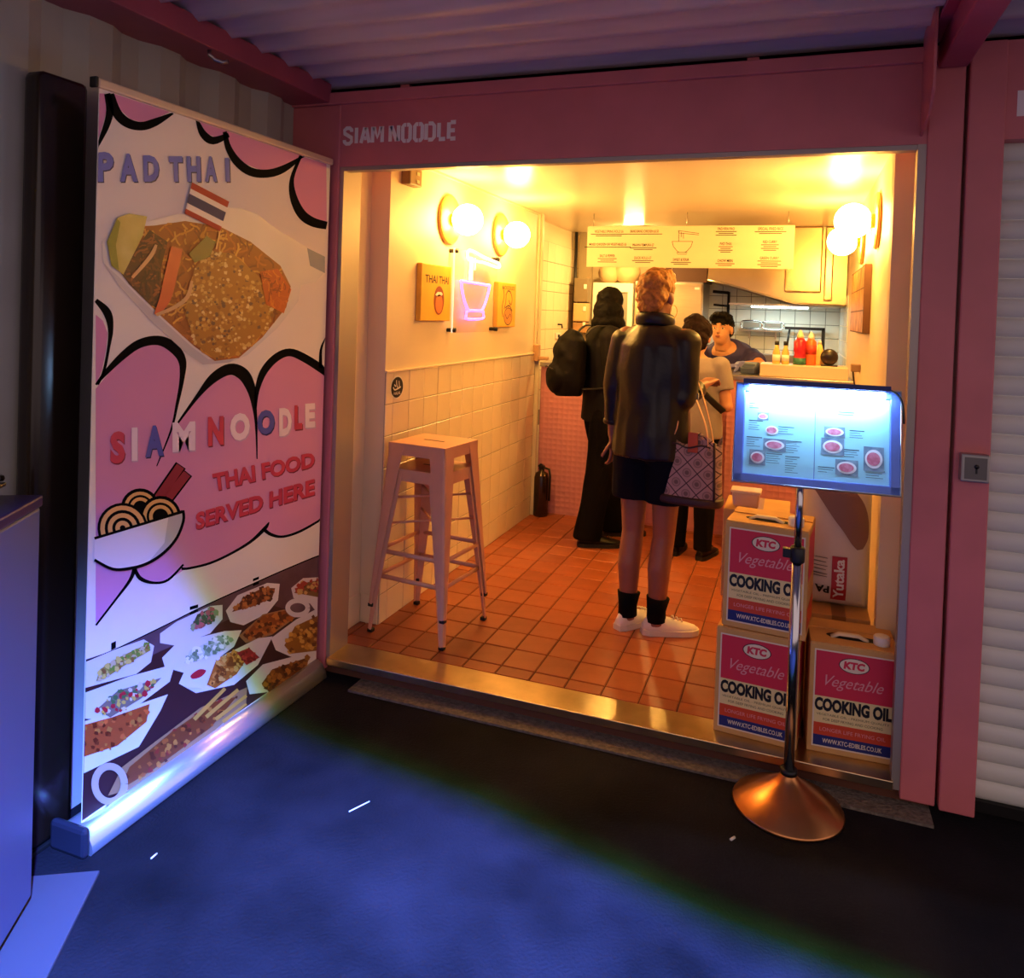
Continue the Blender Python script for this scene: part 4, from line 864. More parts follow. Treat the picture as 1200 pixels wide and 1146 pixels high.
# ---- pad thai photograph (printed, flat)
FOAM = mat('print_foam', '#d7d2d4', .42, var=.05, vscale=4); FOAM2 = mat('print_foam_shade', '#b9b6c2', .42)
P('printed_tray_lid', c0([(745, 530), (800, 525), (860, 545), (930, 600), (1000, 640), (1080, 690), (1090, 740), (1060, 775), (1010, 785), (960, 740), (860, 680), (760, 600)]), FOAM, .0010)
P('printed_lid_corner', c0([(1030, 660), (1090, 690), (1090, 745), (1040, 720)]), mat('print_slate', '#7f87a2', .42), .0012)
P('printed_tray', c0([(340, 640), (380, 590), (480, 575), (600, 545), (740, 540), (860, 600), (970, 700), (1010, 780), (1000, 840), (930, 930), (830, 1020), (770, 1045), (680, 1052), (620, 1010), (500, 900), (400, 790), (345, 710)]), FOAM, .0014)
P('printed_tray_shade', c0([(345, 710), (400, 760), (520, 880), (640, 990), (700, 1035), (790, 1030), (770, 1045), (680, 1052), (620, 1010), (500, 900), (400, 790)]), FOAM2, .0016)
FD = {}
def food(pts, d, base, cols, n, size, seed, noodle=False, name='printed_food'):
    """base patch and many small flat flecks of the given colours, as one printed patch"""
    r_ = random.Random(seed); bm_ = B(); polyf(bm_, [clampp(u, v, d) for u, v in pts])
    x0 = min(p[0] for p in pts); x1 = max(p[0] for p in pts); y0 = min(p[1] for p in pts); y1 = max(p[1] for p in pts); k = 0; tries = 0
    while k < n and tries < n * 12:
        tries += 1
        u, v = r_.uniform(x0, x1), r_.uniform(y0, y1)
        if not inside((u, v), pts): continue
        k += 1; mi = 1 + r_.randrange(len(cols)); dd = d + .0002 + .0008 * k / n
        if noodle:
            a = r_.uniform(0, 2 * PI); L_ = []; 
            for q in range(5):
                L_.append((u, v, size * .34)); u += math.cos(a) * size * .7; v += math.sin(a) * size * .7; a += r_.uniform(-.7, .7)
            L_ = [q for q in L_ if inside((q[0], q[1]), pts)]
            if len(L_) > 1: ribbon(bm_, L_, lambda a_, b_: clampp(a_, b_, dd), mi)
        else:
            m_ = r_.randint(4, 6); a0 = r_.uniform(0, 6.28); s_ = size * r_.uniform(.5, 1.1)
            polyf(bm_, [clampp(u + s_ * r_.uniform(.5, 1) * math.cos(a0 + 6.28 * q / m_), v + s_ * r_.uniform(.5, 1) * math.sin(a0 + 6.28 * q / m_), dd) for q in range(m_)], mi)
    ms_ = [mat('food_' + c_, '#' + c_, .5) for c_ in [base] + cols]
    o = prt(name, bm_, ms_); o['kind'] = 'stuff'; return o
food(c0([(370, 650), (430, 590), (520, 585), (620, 570), (740, 590), (840, 640), (940, 720), (975, 790), (960, 860), (880, 960), (800, 1030), (720, 1040), (650, 990), (540, 890), (430, 780)]), .0018, '9a5420', ['b5652a', 'c98a34', '7a3a18', 'd39a45', '8f4a1c'], 360, 6.5, 1, True)
food(c0([(400, 740), (500, 600), (560, 640), (530, 760), (560, 880), (500, 850), (430, 780)]), .0029, '4a2216', ['5e2c1a', '71391f', '3a170f', '8a4a2c'], 80, 7, 2, True)
food(c0([(650, 730), (700, 670), (780, 680), (850, 740), (930, 820), (900, 930), (800, 1020), (720, 1035), (650, 980), (620, 880)]), .0030, 'a9722c', ['d2ab63', 'c49345', '8d5a2a', 'e0c48c', '6e4a3c', 'b98d42'], 420, 3.4, 3)
food(c0([(870, 740), (930, 730), (975, 800), (950, 880), (890, 850)]), .0042, 'c0521c', ['d9762a', '8f3412', 'c95a20'], 60, 4, 4, True)
P('printed_lime', c0([(355, 640), (390, 560), (430, 545), (490, 555), (475, 620), (440, 690), (410, 750), (370, 720)]), mat('print_lime', '#a3962c', .42, col2='#c9c27a', vscale=10), .0046)
P('printed_lime_rind', c0([(355, 640), (390, 560), (400, 575), (385, 650), (395, 735), (370, 720)]), mat('print_lime_rind', '#6f7a1c', .42), .0048)
strokes('printed_carrot', [c0([(590, 660, 40), (570, 750, 42), (550, 830, 38), (520, 885, 16)])], mat('print_carrot', '#c8472c', .42), .0050)
strokes('printed_sprout', [c0([(520, 885, 10), (580, 860, 13), (625, 825, 14), (640, 770, 9)]), c0([(440, 760, 10), (500, 690, 14), (520, 650, 9)])], mat('print_sprout', '#cf9f72', .42), .0052)
P('printed_leaf', c0([(630, 680), (690, 620), (720, 640), (700, 690), (650, 710)]), mat('print_leaf', '#4c4a20', .42), .0048)
def flag(t0, t1, m): 
    TL, TR, BR, BL = (640, 440), (765, 505), (735, 605), (615, 545)
    l = lambda a, b, t: (a[0] + (b[0] - a[0]) * t, a[1] + (b[1] - a[1]) * t)
    P('printed_flag_stripe', c0([l(TL, BL, t0), l(TR, BR, t0), l(TR, BR, t1), l(TL, BL, t1)]), m, .0056)
fr_, fw_, fb_ = mat('flag_red', '#a81828', .6), mat('flag_white', '#d8cfd6', .42), mat('flag_navy', '#141c66', .6)
flag(0, .2, fr_); flag(.2, .36, fw_); flag(.36, .66, fb_); flag(.66, .84, fw_); flag(.84, 1, fr_)
strokes('printed_toothpick', [c0([(735, 600, 6), (722, 665, 6)])], NOD, .0054, 2)
# ---- food spread at the foot of the banner
P('printed_table', cD([(-45, 470), (130, 403), (350, 297), (500, 222), (720, 122), (860, 60), (1040, -15), (1040, 470), (1000, 485), (-60, 1160), (-45, 950)]), mat('print_table', '#4c3238', .45, col2='#6d5560', vscale=7), .0006)
P('printed_table_dark', cD([(-45, 560), (300, 420), (560, 300), (760, 200), (900, 240), (1040, 300), (1040, 470), (1000, 485), (-60, 1160), (-45, 950)]), mat('print_table_dark', '#3a1c1e', .45), .0009)
strokes('printed_edge_line', [cD([(-45, 470, 5), (130, 402, 5), (350, 297, 5), (500, 222, 5), (720, 122, 5), (860, 60, 5), (1040, -15, 5)])], BBK, .0011)
for q in ((125, 365, 145, 400), (455, 212, 490, 232), (455, 235, 490, 252), (720, 95, 745, 112), (720, 115, 745, 132)):
    P('printed_flag_mark', cD([(q[0], q[1] + 6), (q[2], q[1] - 4), (q[2], q[3] - 10), (q[0], q[3])]), BBK, .0012)
TRAYS = [([(-45, 480), (140, 398), (262, 355), (305, 382), (292, 450), (230, 500), (-45, 590)], [(75, 480), (150, 432), (272, 375), (290, 400), (200, 450), (110, 510), (60, 530)], '9a8a3c', ['6f8a2e', 'd0b860', 'c7b48a', '8a5a2a']),
    ([(330, 330), (400, 280), (540, 215), (592, 210), (592, 270), (540, 330), (400, 382), (330, 370)], [(455, 312), (485, 250), (540, 225), (572, 232), (555, 275), (500, 300)], '2e3c22', ['46582c', 'b05a5a', '8a9a6a']),
    ([(606, 235), (655, 170), (780, 118), (832, 122), (825, 190), (780, 245), (680, 296), (625, 282)], [(630, 240), (680, 180), (760, 138), (812, 140), (800, 180), (730, 212)], '6e3a20', ['9a5a2a', '4c2414', 'b5763a']),
    ([(880, 140), (930, 98), (1040, 70), (1040, 215), (960, 205), (890, 182)], [(892, 160), (920, 120), (1040, 82), (1040, 150), (930, 166)], '7a5a2a', ['a63a2a', 'c9a860', '5a3a1a']),
    ([(338, 432), (400, 370), (600, 320), (672, 316), (640, 385), (560, 445), (430, 495), (350, 472)], [(430, 455), (455, 400), (600, 335), (635, 350), (600, 395), (500, 440)], 'c3c7b4', ['8ea07a', 'e2e2d4', '6a8058']),
    ([(660, 340), (760, 250), (870, 225), (900, 262), (800, 335), (690, 370)], [(680, 335), (760, 256), (862, 232), (885, 262), (800, 325), (700, 350)], '8a4a1c', ['b5702c', '5c2a10', 'a35a20']),
    ([(795, 350), (900, 272), (1040, 195), (1040, 385), (880, 428), (815, 400)], [(850, 380), (895, 300), (1040, 225), (1040, 365), (880, 415)], '8a5a1c', ['b5822c', '6a3a10', 'c79a44']),
    ([(-45, 610), (200, 510), (392, 458), (370, 532), (250, 622), (120, 694), (-45, 720)], [(60, 650), (150, 570), (335, 515), (250, 602), (120, 682)], '7a6a5a', ['b0202c', '4a6a3a', 'cfc2a8', 'c9a84a']),
    ([(408, 540), (440, 470), (560, 440), (740, 350), (802, 342), (740, 462), (640, 545), (480, 580)], [(525, 545), (560, 450), (640, 400), (700, 425), (650, 500), (560, 560)], 'a35c1c', ['c98236', '7a3c10', 'd39a4a']),
    ([(690, 530), (760, 460), (995, 395), (1030, 460), (785, 622), (705, 585)], [(755, 540), (800, 480), (955, 428), (945, 490), (785, 612)], '6a3a10', ['96601e', '4a2408', 'a87228']),
    ([(-45, 730), (200, 640), (362, 585), (330, 655), (240, 805), (-45, 950)], [(-45, 745), (130, 680), (285, 625), (272, 700), (150, 800), (-45, 880)], 'a3481c', ['c9602a', '7a3010', 'b5702c', '6a2408']),
    ([(110, 1010), (170, 890), (300, 790), (500, 640), (695, 555), (690, 625), (560, 745), (200, 985)], [(160, 985), (200, 890), (380, 740), (560, 615), (650, 595), (540, 725), (300, 900)], '7a3a14', ['a3561e', '5a240a', 'b5742c', '8a2a1a'])]
for i, (tr_, fo, bc, cols) in enumerate(TRAYS):
    P('printed_tray', cD(tr_), FOAM if i not in (5, 11) else mat('print_kraft', '#9a744c', .45), .0014 + i * .0001)
    food(cD(fo), .0028, bc, cols, 60, 4.6, 20 + i)
P('printed_sauce_pot', cD([(430, 500), (470, 460), (540, 455), (540, 500), (500, 560), (440, 560)]), FOAM, .0042); P('printed_sauce', cD(cr([(455, 505), (490, 480), (520, 485), (500, 510), (465, 520)], 4, True)), fr_, .0046)
food(cD([(650, 410), (700, 390), (745, 430), (690, 462)]), .0044, '9a2430', ['b83a3c', '7a1420'], 30, 2.5, 51)
strokes('printed_fries', [cD(q) for q in ([(520, 680, 16), (655, 565, 14)], [(560, 690, 16), (690, 590, 13)], [(470, 690, 16), (600, 560, 14)], [(590, 700, 15), (690, 625, 10)])], mat('print_fries', '#c4913a', .45), .0046, 2)
prt('printed_ring_pot', ribbon(B(), cD([(115 + 62 * math.cos(a), 960 + 74 * math.sin(a), 30) for a in [k * PI / 14 for k in range(29)]]), lambda u, v: clampp(u, v, .0046)), mat('print_ring', '#b3a08e', .45))
prt('printed_ring_pot', ribbon(B(), cD([(905 + 42 * math.cos(a), 222 + 30 * math.sin(a), 20) for a in [k * PI / 14 for k in range(29)]]), lambda u, v: clampp(u, v, .0046)), FOAM)

# ------------------------------------------------------------------ people
def skinned(parts, voxel=0.007, smooth=3, wr=0.0, ws=9, dirz=1.0):
    """union of closed lofts -> one continuous remeshed surface; wr adds cloth wrinkles"""
    bm = B()
    for p in parts:
        if p[0] == 'l': # loft: points, radii list, side vector
            tube(bm, p[1], p[2], p[4] if len(p) > 4 else 16, side=p[3])
            if not isinstance(p[2][0], tuple) and len(p) < 5:
                for q, r_ in list(zip(p[1], p[2]))[:-1]: ell(bm, Vector(q), (r_, r_, r_))
        else: ell(bm, p[1], p[2], p[3] if len(p) > 3 else None)
    bmesh.ops.recalc_face_normals(bm, faces=bm.faces)
    me = bpy.data.meshes.new('blob'); bm.to_mesh(me); bm.free()
    o = bpy.data.objects.new('blob', me); COL.objects.link(o)
    m = o.modifiers.new('r', 'REMESH'); m.mode = 'VOXEL'; m.voxel_size = voxel
    s_ = o.modifiers.new('s', 'SMOOTH'); s_.iterations = smooth; s_.factor = .6
    dg = bpy.context.evaluated_depsgraph_get(); dg.update()
    out = bpy.data.meshes.new_from_object(o.evaluated_get(dg))
    bpy.data.objects.remove(o); bpy.data.meshes.remove(me)
    if wr:
        nn = [v.normal.copy() for v in out.vertices]
        for v, n_ in zip(out.vertices, nn):
            q = Vector((v.co.x * ws, v.co.y * ws, v.co.z * ws * dirz)); d = noise.noise(q) + .5 * noise.noise(q * 2.3)
            v.co += n_ * (wr * d)
    out.materials.clear(); out.shade_smooth()
    return out
def hand(wr_, fwd, nrm, thumb, curl=.5, s=1.0):
    """palm, four unequal bent fingers and a thumb leaving the side of the palm"""
    w_ = Vector(wr_); f = Vector(fwd).normalized(); n = perp(f, nrm); sd = f.cross(n) * thumb
    out = [('l', [w_ - f * .02 * s, w_ + f * .03 * s, w_ + f * .085 * s], [(.024 * s, .018 * s), (.036 * s, .016 * s), (.040 * s, .013 * s)], tuple(sd))]
    for k, (o_, L_) in enumerate(((.030, .072), (.010, .080), (-.011, .075), (-.031, .058))):
        p = w_ + f * .08 * s + sd * o_ * s; pts = [p]; a = 0
        for q in range(3):
            a += curl * (.55 if q == 0 else .8); p = p + (f * math.cos(a) - n * math.sin(a)) * (L_ * s * (.42, .33, .25)[q]); pts.append(p)
        out.append(('l', pts, [.0095 * s, .009 * s, .0085 * s, .0075 * s], None, 8))
    p = w_ + f * .03 * s + sd * .028 * s
    out.append(('l', [p, p + (f * .5 + sd * .75 - n * .2) * .04 * s, p + (f * .9 + sd * .75 - n * .45) * .066 * s], [.012 * s, .0105 * s, .0085 * s], None, 8))
    return out
def head_parts(c, yaw=0, tilt=0, s=1.0):
    """skull, jaw, nose, ears, neck stump; local face towards +y turned by yaw"""
    c = Vector(c); Rm = Matrix.Rotation(yaw, 3, 'Z') @ Matrix.Rotation(tilt, 3, 'X'); T = lambda x, y, z: c + Rm @ Vector((x, y, z)) * s
    R_ = lambda a, b, d: (a * s, b * s, d * s)
    return [('e', T(0, -.008, .03), R_(.076, .094, .088), Rm), ('e', T(0, .022, -.035), R_(.060, .066, .082), Rm), ('e', T(0, .05, -.082), R_(.032, .03, .028), Rm),
            ('l', [T(0, .083, .018), T(0, .098, -.012), T(0, .103, -.026), T(0, .09, -.034)], [.009 * s, .011 * s, .015 * s, .010 * s], None, 8),
            ('e', T(0, .082, -.056), R_(.023, .013, .009), Rm), ('e', T(.03, .074, .018), R_(.02, .012, .009), Rm), ('e', T(-.03, .074, .018), R_(.02, .012, .009), Rm),
            ('e', T(.078, .0, -.005), R_(.010, .02, .032), Rm), ('e', T(-.078, .0, -.005), R_(.010, .02, .032), Rm),
            ('l', [T(0, -.012, -.03), T(0, -.02, -.15)], [.052 * s, .056 * s], None)], T, Rm
def face(t, T, Rm, s=1.0, brow='#1b120e', lips='#8c4a40'):
    for sx in (-1, 1):
        e = obj('eye', ell(B(), T(.030 * sx, .079, .003), (.013 * s, .006 * s, .0055 * s), Rm, 12, 8), mat('eye_white', '#d8d2c8', .3), t, True)
        obj('iris', ell(B(), T(.030 * sx, .0835, .003), (.0058 * s, .003 * s, .0052 * s), Rm, 10, 6), mat('iris_dark', '#1c120c', .2), e, True)
        obj('eyebrow', tube(B(), [T(.014 * sx, .086, .026), T(.03 * sx, .085, .031), T(.048 * sx, .074, .025)], [.0035 * s, .0045 * s, .002 * s], 6), mat('brow' + brow, brow, .8), t)
    obj('lips', bx(B(), 0, 0, 0, 0, 0, 0) if False else ell(ell(B(), T(0, .0935, -.053), (.021 * s, .006 * s, .005 * s), Rm, 12, 6), T(0, .0925, -.061), (.018 * s, .006 * s, .006 * s), Rm, 12, 6), mat('lips' + lips, lips, .4), t, True)
def shoe(name, t, heel, toe_dir, m, sole_m, L_=.27, w_=.05, h=.085, z0=0.0, ankle_open=True):
    """low shoe as a shaped loft with a sole of its own"""
    h_ = Vector(heel); d = Vector((toe_dir[0], toe_dir[1], 0)).normalized(); sd = Vector((d.y, -d.x, 0))
    secs = [(.0, .022, .055), (.03, .036, h), (.08, .040, h * .98), (.13, .043, h * .82), (.18, .048, h * .64), (.225, .045, h * .54), (.26, .03, h * .42), (.272, .012, h * .3)]
    k_ = L_ / .272
    bm = B(); R_ = []
    for q, wd, hh in secs:
        c = h_ + d * (q * k_ - .03); wd *= w_ / .048
        R_.append([bm.verts.new(c + sd * (wd * math.cos(a)) * (1.0 if math.sin(a) < .2 else .8) + Vector((0, 0, z0 + .022 + max(0, (hh - .022)) * max(0, math.sin(a)) ** .8 - .0 * (math.sin(a) < 0)))) for a in [2 * PI * i / 14 for i in range(14)]])
    for i in range(len(R_) - 1):
        for j in range(14): bm.faces.new((R_[i][j], R_[i][(j + 1) % 14], R_[i + 1][(j + 1) % 14], R_[i + 1][j])).smooth = True
    bm.faces.new(R_[0]); bm.faces.new(R_[-1]); bmesh.ops.remove_doubles(bm, verts=bm.verts, dist=.0004); bmesh.ops.recalc_face_normals(bm, faces=bm.faces)
    s_ = obj(name, bm, m, t)
    bm = B(); lo = []; hi = []
    out = [(q, wd) for q, wd, _ in secs]
    ring_ = [(q, wd) for q, wd in out] + [(q, -wd) for q, wd in out[::-1]]
    for q, wd in ring_:
        c = h_ + d * (q * k_ - .03 + (.006 if q > .2 else -.004 if q < .01 else 0)) + sd * (wd * w_ / .048 * 1.07)
        lo.append(bm.verts.new(c + Vector((0, 0, z0)))); hi.append(bm.verts.new(c + Vector((0, 0, z0 + .025))))
    bm.faces.new(lo[::-1]); bm.faces.new(hi)
    for i in range(len(lo)): bm.faces.new((lo[i], lo[(i + 1) % len(lo)], hi[(i + 1) % len(lo)], hi[i]))
    bmesh.ops.recalc_face_normals(bm, faces=bm.faces)
    obj('sole', bm, sole_m, s_)
    lb = B()
    for q in (.15, .17, .19):
        c = h_ + d * (q * k_ - .03); z_ = z0 + .022 + (h * (.82 - (q - .13) * 3.6)) - .012
        tube(lb, [c - sd * .02 + Vector((0, 0, z_ - .004)), c + Vector((0, 0, z_ + .004)), c + sd * .02 + Vector((0, 0, z_ - .004))], .0035, 6)
    obj('laces', lb, sole_m, s_)
LEATH = mat('dark_leather', '#0f0c16', .36, var=.25, vscale=14, bump=.25, bscale=22, spec=.4)
NAVY = mat('navy_cloth', '#07081a', .85, spec=.12, bump=.15, bscale=60)
BLK = mat('black_cloth', '#060508', .85, spec=.12, bump=.2, bscale=50)
def toL(o, w_):
    v = Vector((w_[0] - o.location.x, w_[1] - o.location.y, w_[2] - o.location.z)); v.rotate(Matrix.Rotation(-o.rotation_euler.z, 3, 'Z')); return v

# --- woman-height customer with short blond hair, seen from behind
p2 = thing('person', 'person with short blond hair, dark leather jacket, bare legs and white sneakers, carrying a tote', 'person', (1.19, .87, 0), math.radians(-14))
X = (1, 0, 0)
aL, aR = toL(p2, (1.105, .86, .0)), toL(p2, (1.245, .845, .0))
hl, hr = Vector((-.085, 0, .86)), Vector((.085, 0, .86))
kL, kR = (aL + hl) / 2 + Vector((0, .02, .03)), (aR + hr) / 2 + Vector((0, .02, .03))
el = toL(p2, (1.335, .82, 1.12)); wrh = toL(p2, (1.405, 1.04, 1.175))
body = []
for a, k, h in ((aL, kL, hl), (aR, kR, hr)):
    A = Vector((a.x, a.y, .07)); calf = A.lerp(k, .62) + Vector((0, -.022, 0))
    body.append(('l', [A + Vector((0, 0, -.03)), A + Vector((0, 0, .04)), A.lerp(k, .3) + Vector((0, -.008, 0)), calf, k, k.lerp(h, .3), k.lerp(h, .7), h, h + Vector((0, 0, .06))],
                 [(.036, .044), (.034, .04), (.044, .05), (.054, .058), (.052, .056), (.060, .066), (.074, .08), (.085, .09), (.08, .09)], X))
body += [('l', [(0, 0, .82), (0, -.015, .92), (0, 0, 1.06), (0, 0, 1.22), (0, -.005, 1.34), (0, -.01, 1.42), (0, -.005, 1.46)], [(.12, .07), (.13, .08), (.115, .08), (.135, .09), (.145, .095), (.11, .075), (.055, .052)], X)]
shl, shr = Vector((-.145, -.005, 1.395)), Vector((.145, -.005, 1.395))
lw = Vector((-.215, .02, .90)); le = Vector((-.2, -.015, 1.14))
body += [('l', [shl, le, lw], [.052, .040, .026], None), ('l', [shr, el, wrh], [.052, .040, .027], None)]
body += hand(lw, (0.05, .1, -1), (1, 0, 0), 1, .5) + hand(wrh, wrh - el, (0, 0, 1), -1, .7)
hp, T2, R2 = head_parts((0, .0, 1.585), math.radians(-8), 0, 1.0)
obj('body', skinned(body + hp, .0065), mat('skin_p2', '#8f5a4a', .45, var=.05, vscale=18), p2)
face(p2, T2, R2, 1.0, '#6b4a22')
# jacket: boxy, open at the hem, sleeves of its own volume
jk = [('l', [(0, -.0, .84), (0, -.005, .95), (0, -.005, 1.10), (0, -.008, 1.25), (0, -.008, 1.36), (0, -.01, 1.43), (0, -.012, 1.475)], [(.194, .152), (.19, .148), (.178, .132), (.18, .127), (.175, .12), (.125, .095), (.07, .066)], X),
      ('l', [shl + Vector((.05, 0, .0)), shl + Vector((-.02, 0, -.02)), le + Vector((0, 0, .02)), lw + Vector((0, 0, .07))], [.062, .066, .06, .048], None), ('l', [shr - Vector((.05, 0, 0)), shr + Vector((.01, 0, -.02)), el, el.lerp(wrh, .72)], [.062, .066, .06, .046], None)]
jm = skinned(jk, .009, 3, .011, 7, .45); jo = obj('jacket', jm, LEATH, p2)
obj('collar', tube(B(), [(.085 * math.cos(a), -.012 + .078 * math.sin(a), 1.478 + .012 * -math.sin(a)) for a in [2 * PI * k / 20 for k in range(20)]], (.030, .010), 8, side=(0, 0, 1), closed=True), LEATH, jo)
obj('cuff', tube(B(), [lw + Vector((.046 * math.cos(a), .046 * math.sin(a), .075)) for a in [2 * PI * k / 14 for k in range(14)]], (.014, .006), 6, side=(0, 0, 1), closed=True), LEATH, jo)
obj('zip_pull', box(el.x + .055, el.x + .063, el.y + .03, el.y + .04, el.z - .0, el.z + .03, .002), CHROME, jo)
# shorts
so = [('l', [(0, 0, .99), (0, 0, .9), (0, 0, .82)], [(.155, .108), (.162, .116), (.172, .125)], X)]
for k, h in ((kL, hl), (kR, hr)):
    so.append(('l', [h + Vector((0, 0, .05)), h, k.lerp(h, .62), k.lerp(h, .42)], [(.095, .11), (.105, .115), (.108, .11), (.108, .106)], X))
obj('shorts', skinned(so, .009, 3, .006, 9, .5), NAVY, p2)
for a, dx in ((aL, (.55, .83)), (aR, (.9, .42))):
    A = Vector((a.x, a.y, .07)); k = kL if a is aL else kR
    obj('sock', tube(B(), [A + Vector((0, 0, -.01)), A + Vector((0, 0, .04)), A.lerp(k, .26)], [(.044, .052), (.043, .050), (.054, .060)], 16, side=X), BLK, p2)
    d = Vector(dx); d = Vector((d.x, d.y, 0)); d.rotate(Matrix.Rotation(-p2.rotation_euler.z, 3, 'Z'))
    shoe('sneaker', p2, (a.x - d.x * .035, a.y - d.y * .035, 0), d, mat('sneaker_white', '#ece3da', .45), mat('sole_white', '#dcd2c6', .5), .265, .048, .092)
# short hair: cap over the skull, hairline at the nape
def hair_cap(t, T, Rm, m, spec, wr=.008, ws=28, voxel=.006, name='hair'):
    parts = [('e', T(*c), r_, Rm) for c, r_ in spec]
    return obj(name, skinned(parts, voxel, 2, wr, ws), m, t)
hair_cap(p2, T2, R2, mat('hair_blond', '#a8712e', .6, var=.4, vscale=40, bump=.6, bscale=60), [((0, -.014, .056), (.086, .097, .086)), ((0, -.045, .01), (.08, .07, .075)), ((0, -.055, -.035), (.062, .046, .05)), ((0, .03, .095), (.07, .062, .05))], .010)
obj('earring', tube(B(), [T2(.092 + .004 * math.cos(a), -.002 + .026 * math.cos(a), -.062 + .03 * math.sin(a)) for a in [2 * PI * k / 24 for k in range(24)]], .0018, 6, closed=True), mat('gold', '#c9a04a', .25, 1), p2)
# tote bag hanging from the right forearm
TOTE = bpy.data.materials.new('tote_diamond_print'); TOTE.use_nodes = True; nt = TOTE.node_tree; b_ = nt.nodes['Principled BSDF']; b_.inputs['Roughness'].default_value = .7
tc = nt.nodes.new('ShaderNodeTexCoord'); mp = nt.nodes.new('ShaderNodeMapping'); mp.inputs['Rotation'].default_value = (0, math.radians(45), 0); mp.inputs['Scale'].default_value = (15, 0, 15)
ck = nt.nodes.new('ShaderNodeTexBrick'); ck.offset = 0; ck.inputs['Scale'].default_value = 1; ck.inputs['Mortar Size'].default_value = .035; ck.inputs['Brick Width'].default_value = 1; ck.inputs['Row Height'].default_value = 1
ck.inputs['Color1'].default_value = lin('#a58a92'); ck.inputs['Color2'].default_value = lin('#a58a92'); ck.inputs['Mortar'].default_value = lin('#3a2634')
sx_ = nt.nodes.new('ShaderNodeSeparateXYZ'); cx_ = nt.nodes.new('ShaderNodeCombineXYZ')
nt.links.new(tc.outputs['Object'], mp.inputs[0]); nt.links.new(mp.outputs[0], sx_.inputs[0]); nt.links.new(sx_.outputs[0], cx_.inputs[0]); nt.links.new(sx_.outputs[2], cx_.inputs[1]); nt.links.new(cx_.outputs[0], ck.inputs['Vector'])
fr2 = nt.nodes.new('ShaderNodeVectorMath'); fr2.operation = 'FRACTION'; nt.links.new(cx_.outputs[0], fr2.inputs[0])
su = nt.nodes.new('ShaderNodeVectorMath'); su.operation = 'SUBTRACT'; su.inputs[1].default_value = (.5, .5, 0); nt.links.new(fr2.outputs[0], su.inputs[0])
ln = nt.nodes.new('ShaderNodeVectorMath'); ln.operation = 'LENGTH'; nt.links.new(su.outputs[0], ln.inputs[0])
rp_ = nt.nodes.new('ShaderNodeValToRGB'); e_ = rp_.color_ramp.elements; e_[0].position = .12; e_[0].color = (.25, .25, .25, 1); e_[1].position = .34; e_[1].color = (1, 1, 1, 1)
e2 = rp_.color_ramp.elements.new(.2); e2.color = (.95, .95, .95, 1); e3 = rp_.color_ramp.elements.new(.27); e3.color = (.4, .4, .4, 1)
nt.links.new(ln.outputs['Value'], rp_.inputs[0])
mm = nt.nodes.new('ShaderNodeMix'); mm.data_type = 'RGBA'; mm.blend_type = 'MULTIPLY'; mm.inputs[0].default_value = .8
nt.links.new(ck.outputs['Color'], mm.inputs[6]); nt.links.new(rp_.outputs[0], mm.inputs[7]); nt.links.new(mm.outputs[2], b_.inputs['Base Color'])
tg = thing('tote_bag', 'drawstring tote bag with a diamond pattern and dark base hanging from the forearm', 'bag', (1.385, .80, .655), math.radians(-8))
def tote_pt(a, z):   # squarish section, wide base, gathered top
    q = z / .29; ax_ = .145 - .012 * q; ay = .075 - .02 * q; n_ = 3.2
    c, s_ = math.cos(a), math.sin(a)
    r_ = 1 / ((abs(c) ** n_ + abs(s_) ** n_) ** (1 / n_))
    pl = 1 + (.05 * q * q) * math.cos(6 * a); zz = z + (.022 * math.sin(5 * a + .6) * q ** 3)
    return Vector((ax_ * r_ * c * pl, ay * r_ * s_ * pl, zz))
bm = B(); NA = 60; Zs = [.0, .01, .05, .1, .15, .2, .245, .275, .29]
R_ = [[bm.verts.new(tote_pt(2 * PI * k / NA, z)) for k in range(NA)] for z in Zs]
inn = [bm.verts.new(tote_pt(2 * PI * k / NA, .29) * .94) for k in range(NA)]; bot = [bm.verts.new(tote_pt(2 * PI * k / NA, .12) * .9 + Vector((0, 0, .02))) for k in range(NA)]
allr = R_ + [inn, bot]
for i in range(len(allr) - 1):
    for k in range(NA): bm.faces.new((allr[i][k], allr[i][(k + 1) % NA], allr[i + 1][(k + 1) % NA], allr[i + 1][k])).smooth = True
bm.faces.new(R_[0][::-1]); bm.faces.new(bot)
obj('bag_body', bm, TOTE, tg)
LTH = mat('bag_leather_plum', '#2e1526', .5)
obj('bag_base', tube(B(), [tote_pt(2 * PI * k / 40, .012) * 1.015 for k in range(40)], (.02, .006), 6, side=(0, 0, 1), closed=True), LTH, tg)
for a in (-2.35, -.72, .72, 2.35): obj('seam_piping', tube(B(), [tote_pt(a, z) * 1.01 for z in (.01, .08, .15, .22, .285)], .006, 6), LTH, tg)
STR = mat('bag_strap_tan', '#c49a86', .5)
arm_pt = toL(tg, (1.36, .90, 1.19)); 
for sy, off in ((-1, -.015), (1, .02)):
    obj('strap', tube(B(), cr([(-.085, sy * .052, .25), (-.055, sy * .04, .36), (arm_pt.x + off - .03, arm_pt.y * .8 + sy * .012, arm_pt.z - .03), (arm_pt.x + off, arm_pt.y, arm_pt.z + .012), (arm_pt.x + off + .03, arm_pt.y * .8 + sy * .012, arm_pt.z - .03), (.07, sy * .04, .36), (.09, sy * .052, .25)], 5), (.010, .003), 8, side=(0, 1, 0)), STR, tg)
obj('hang_tag', box(-.0, .045, -.066, -.062, .235, .325, .003), mat('tag_orange', '#b5512c', .5), tg)
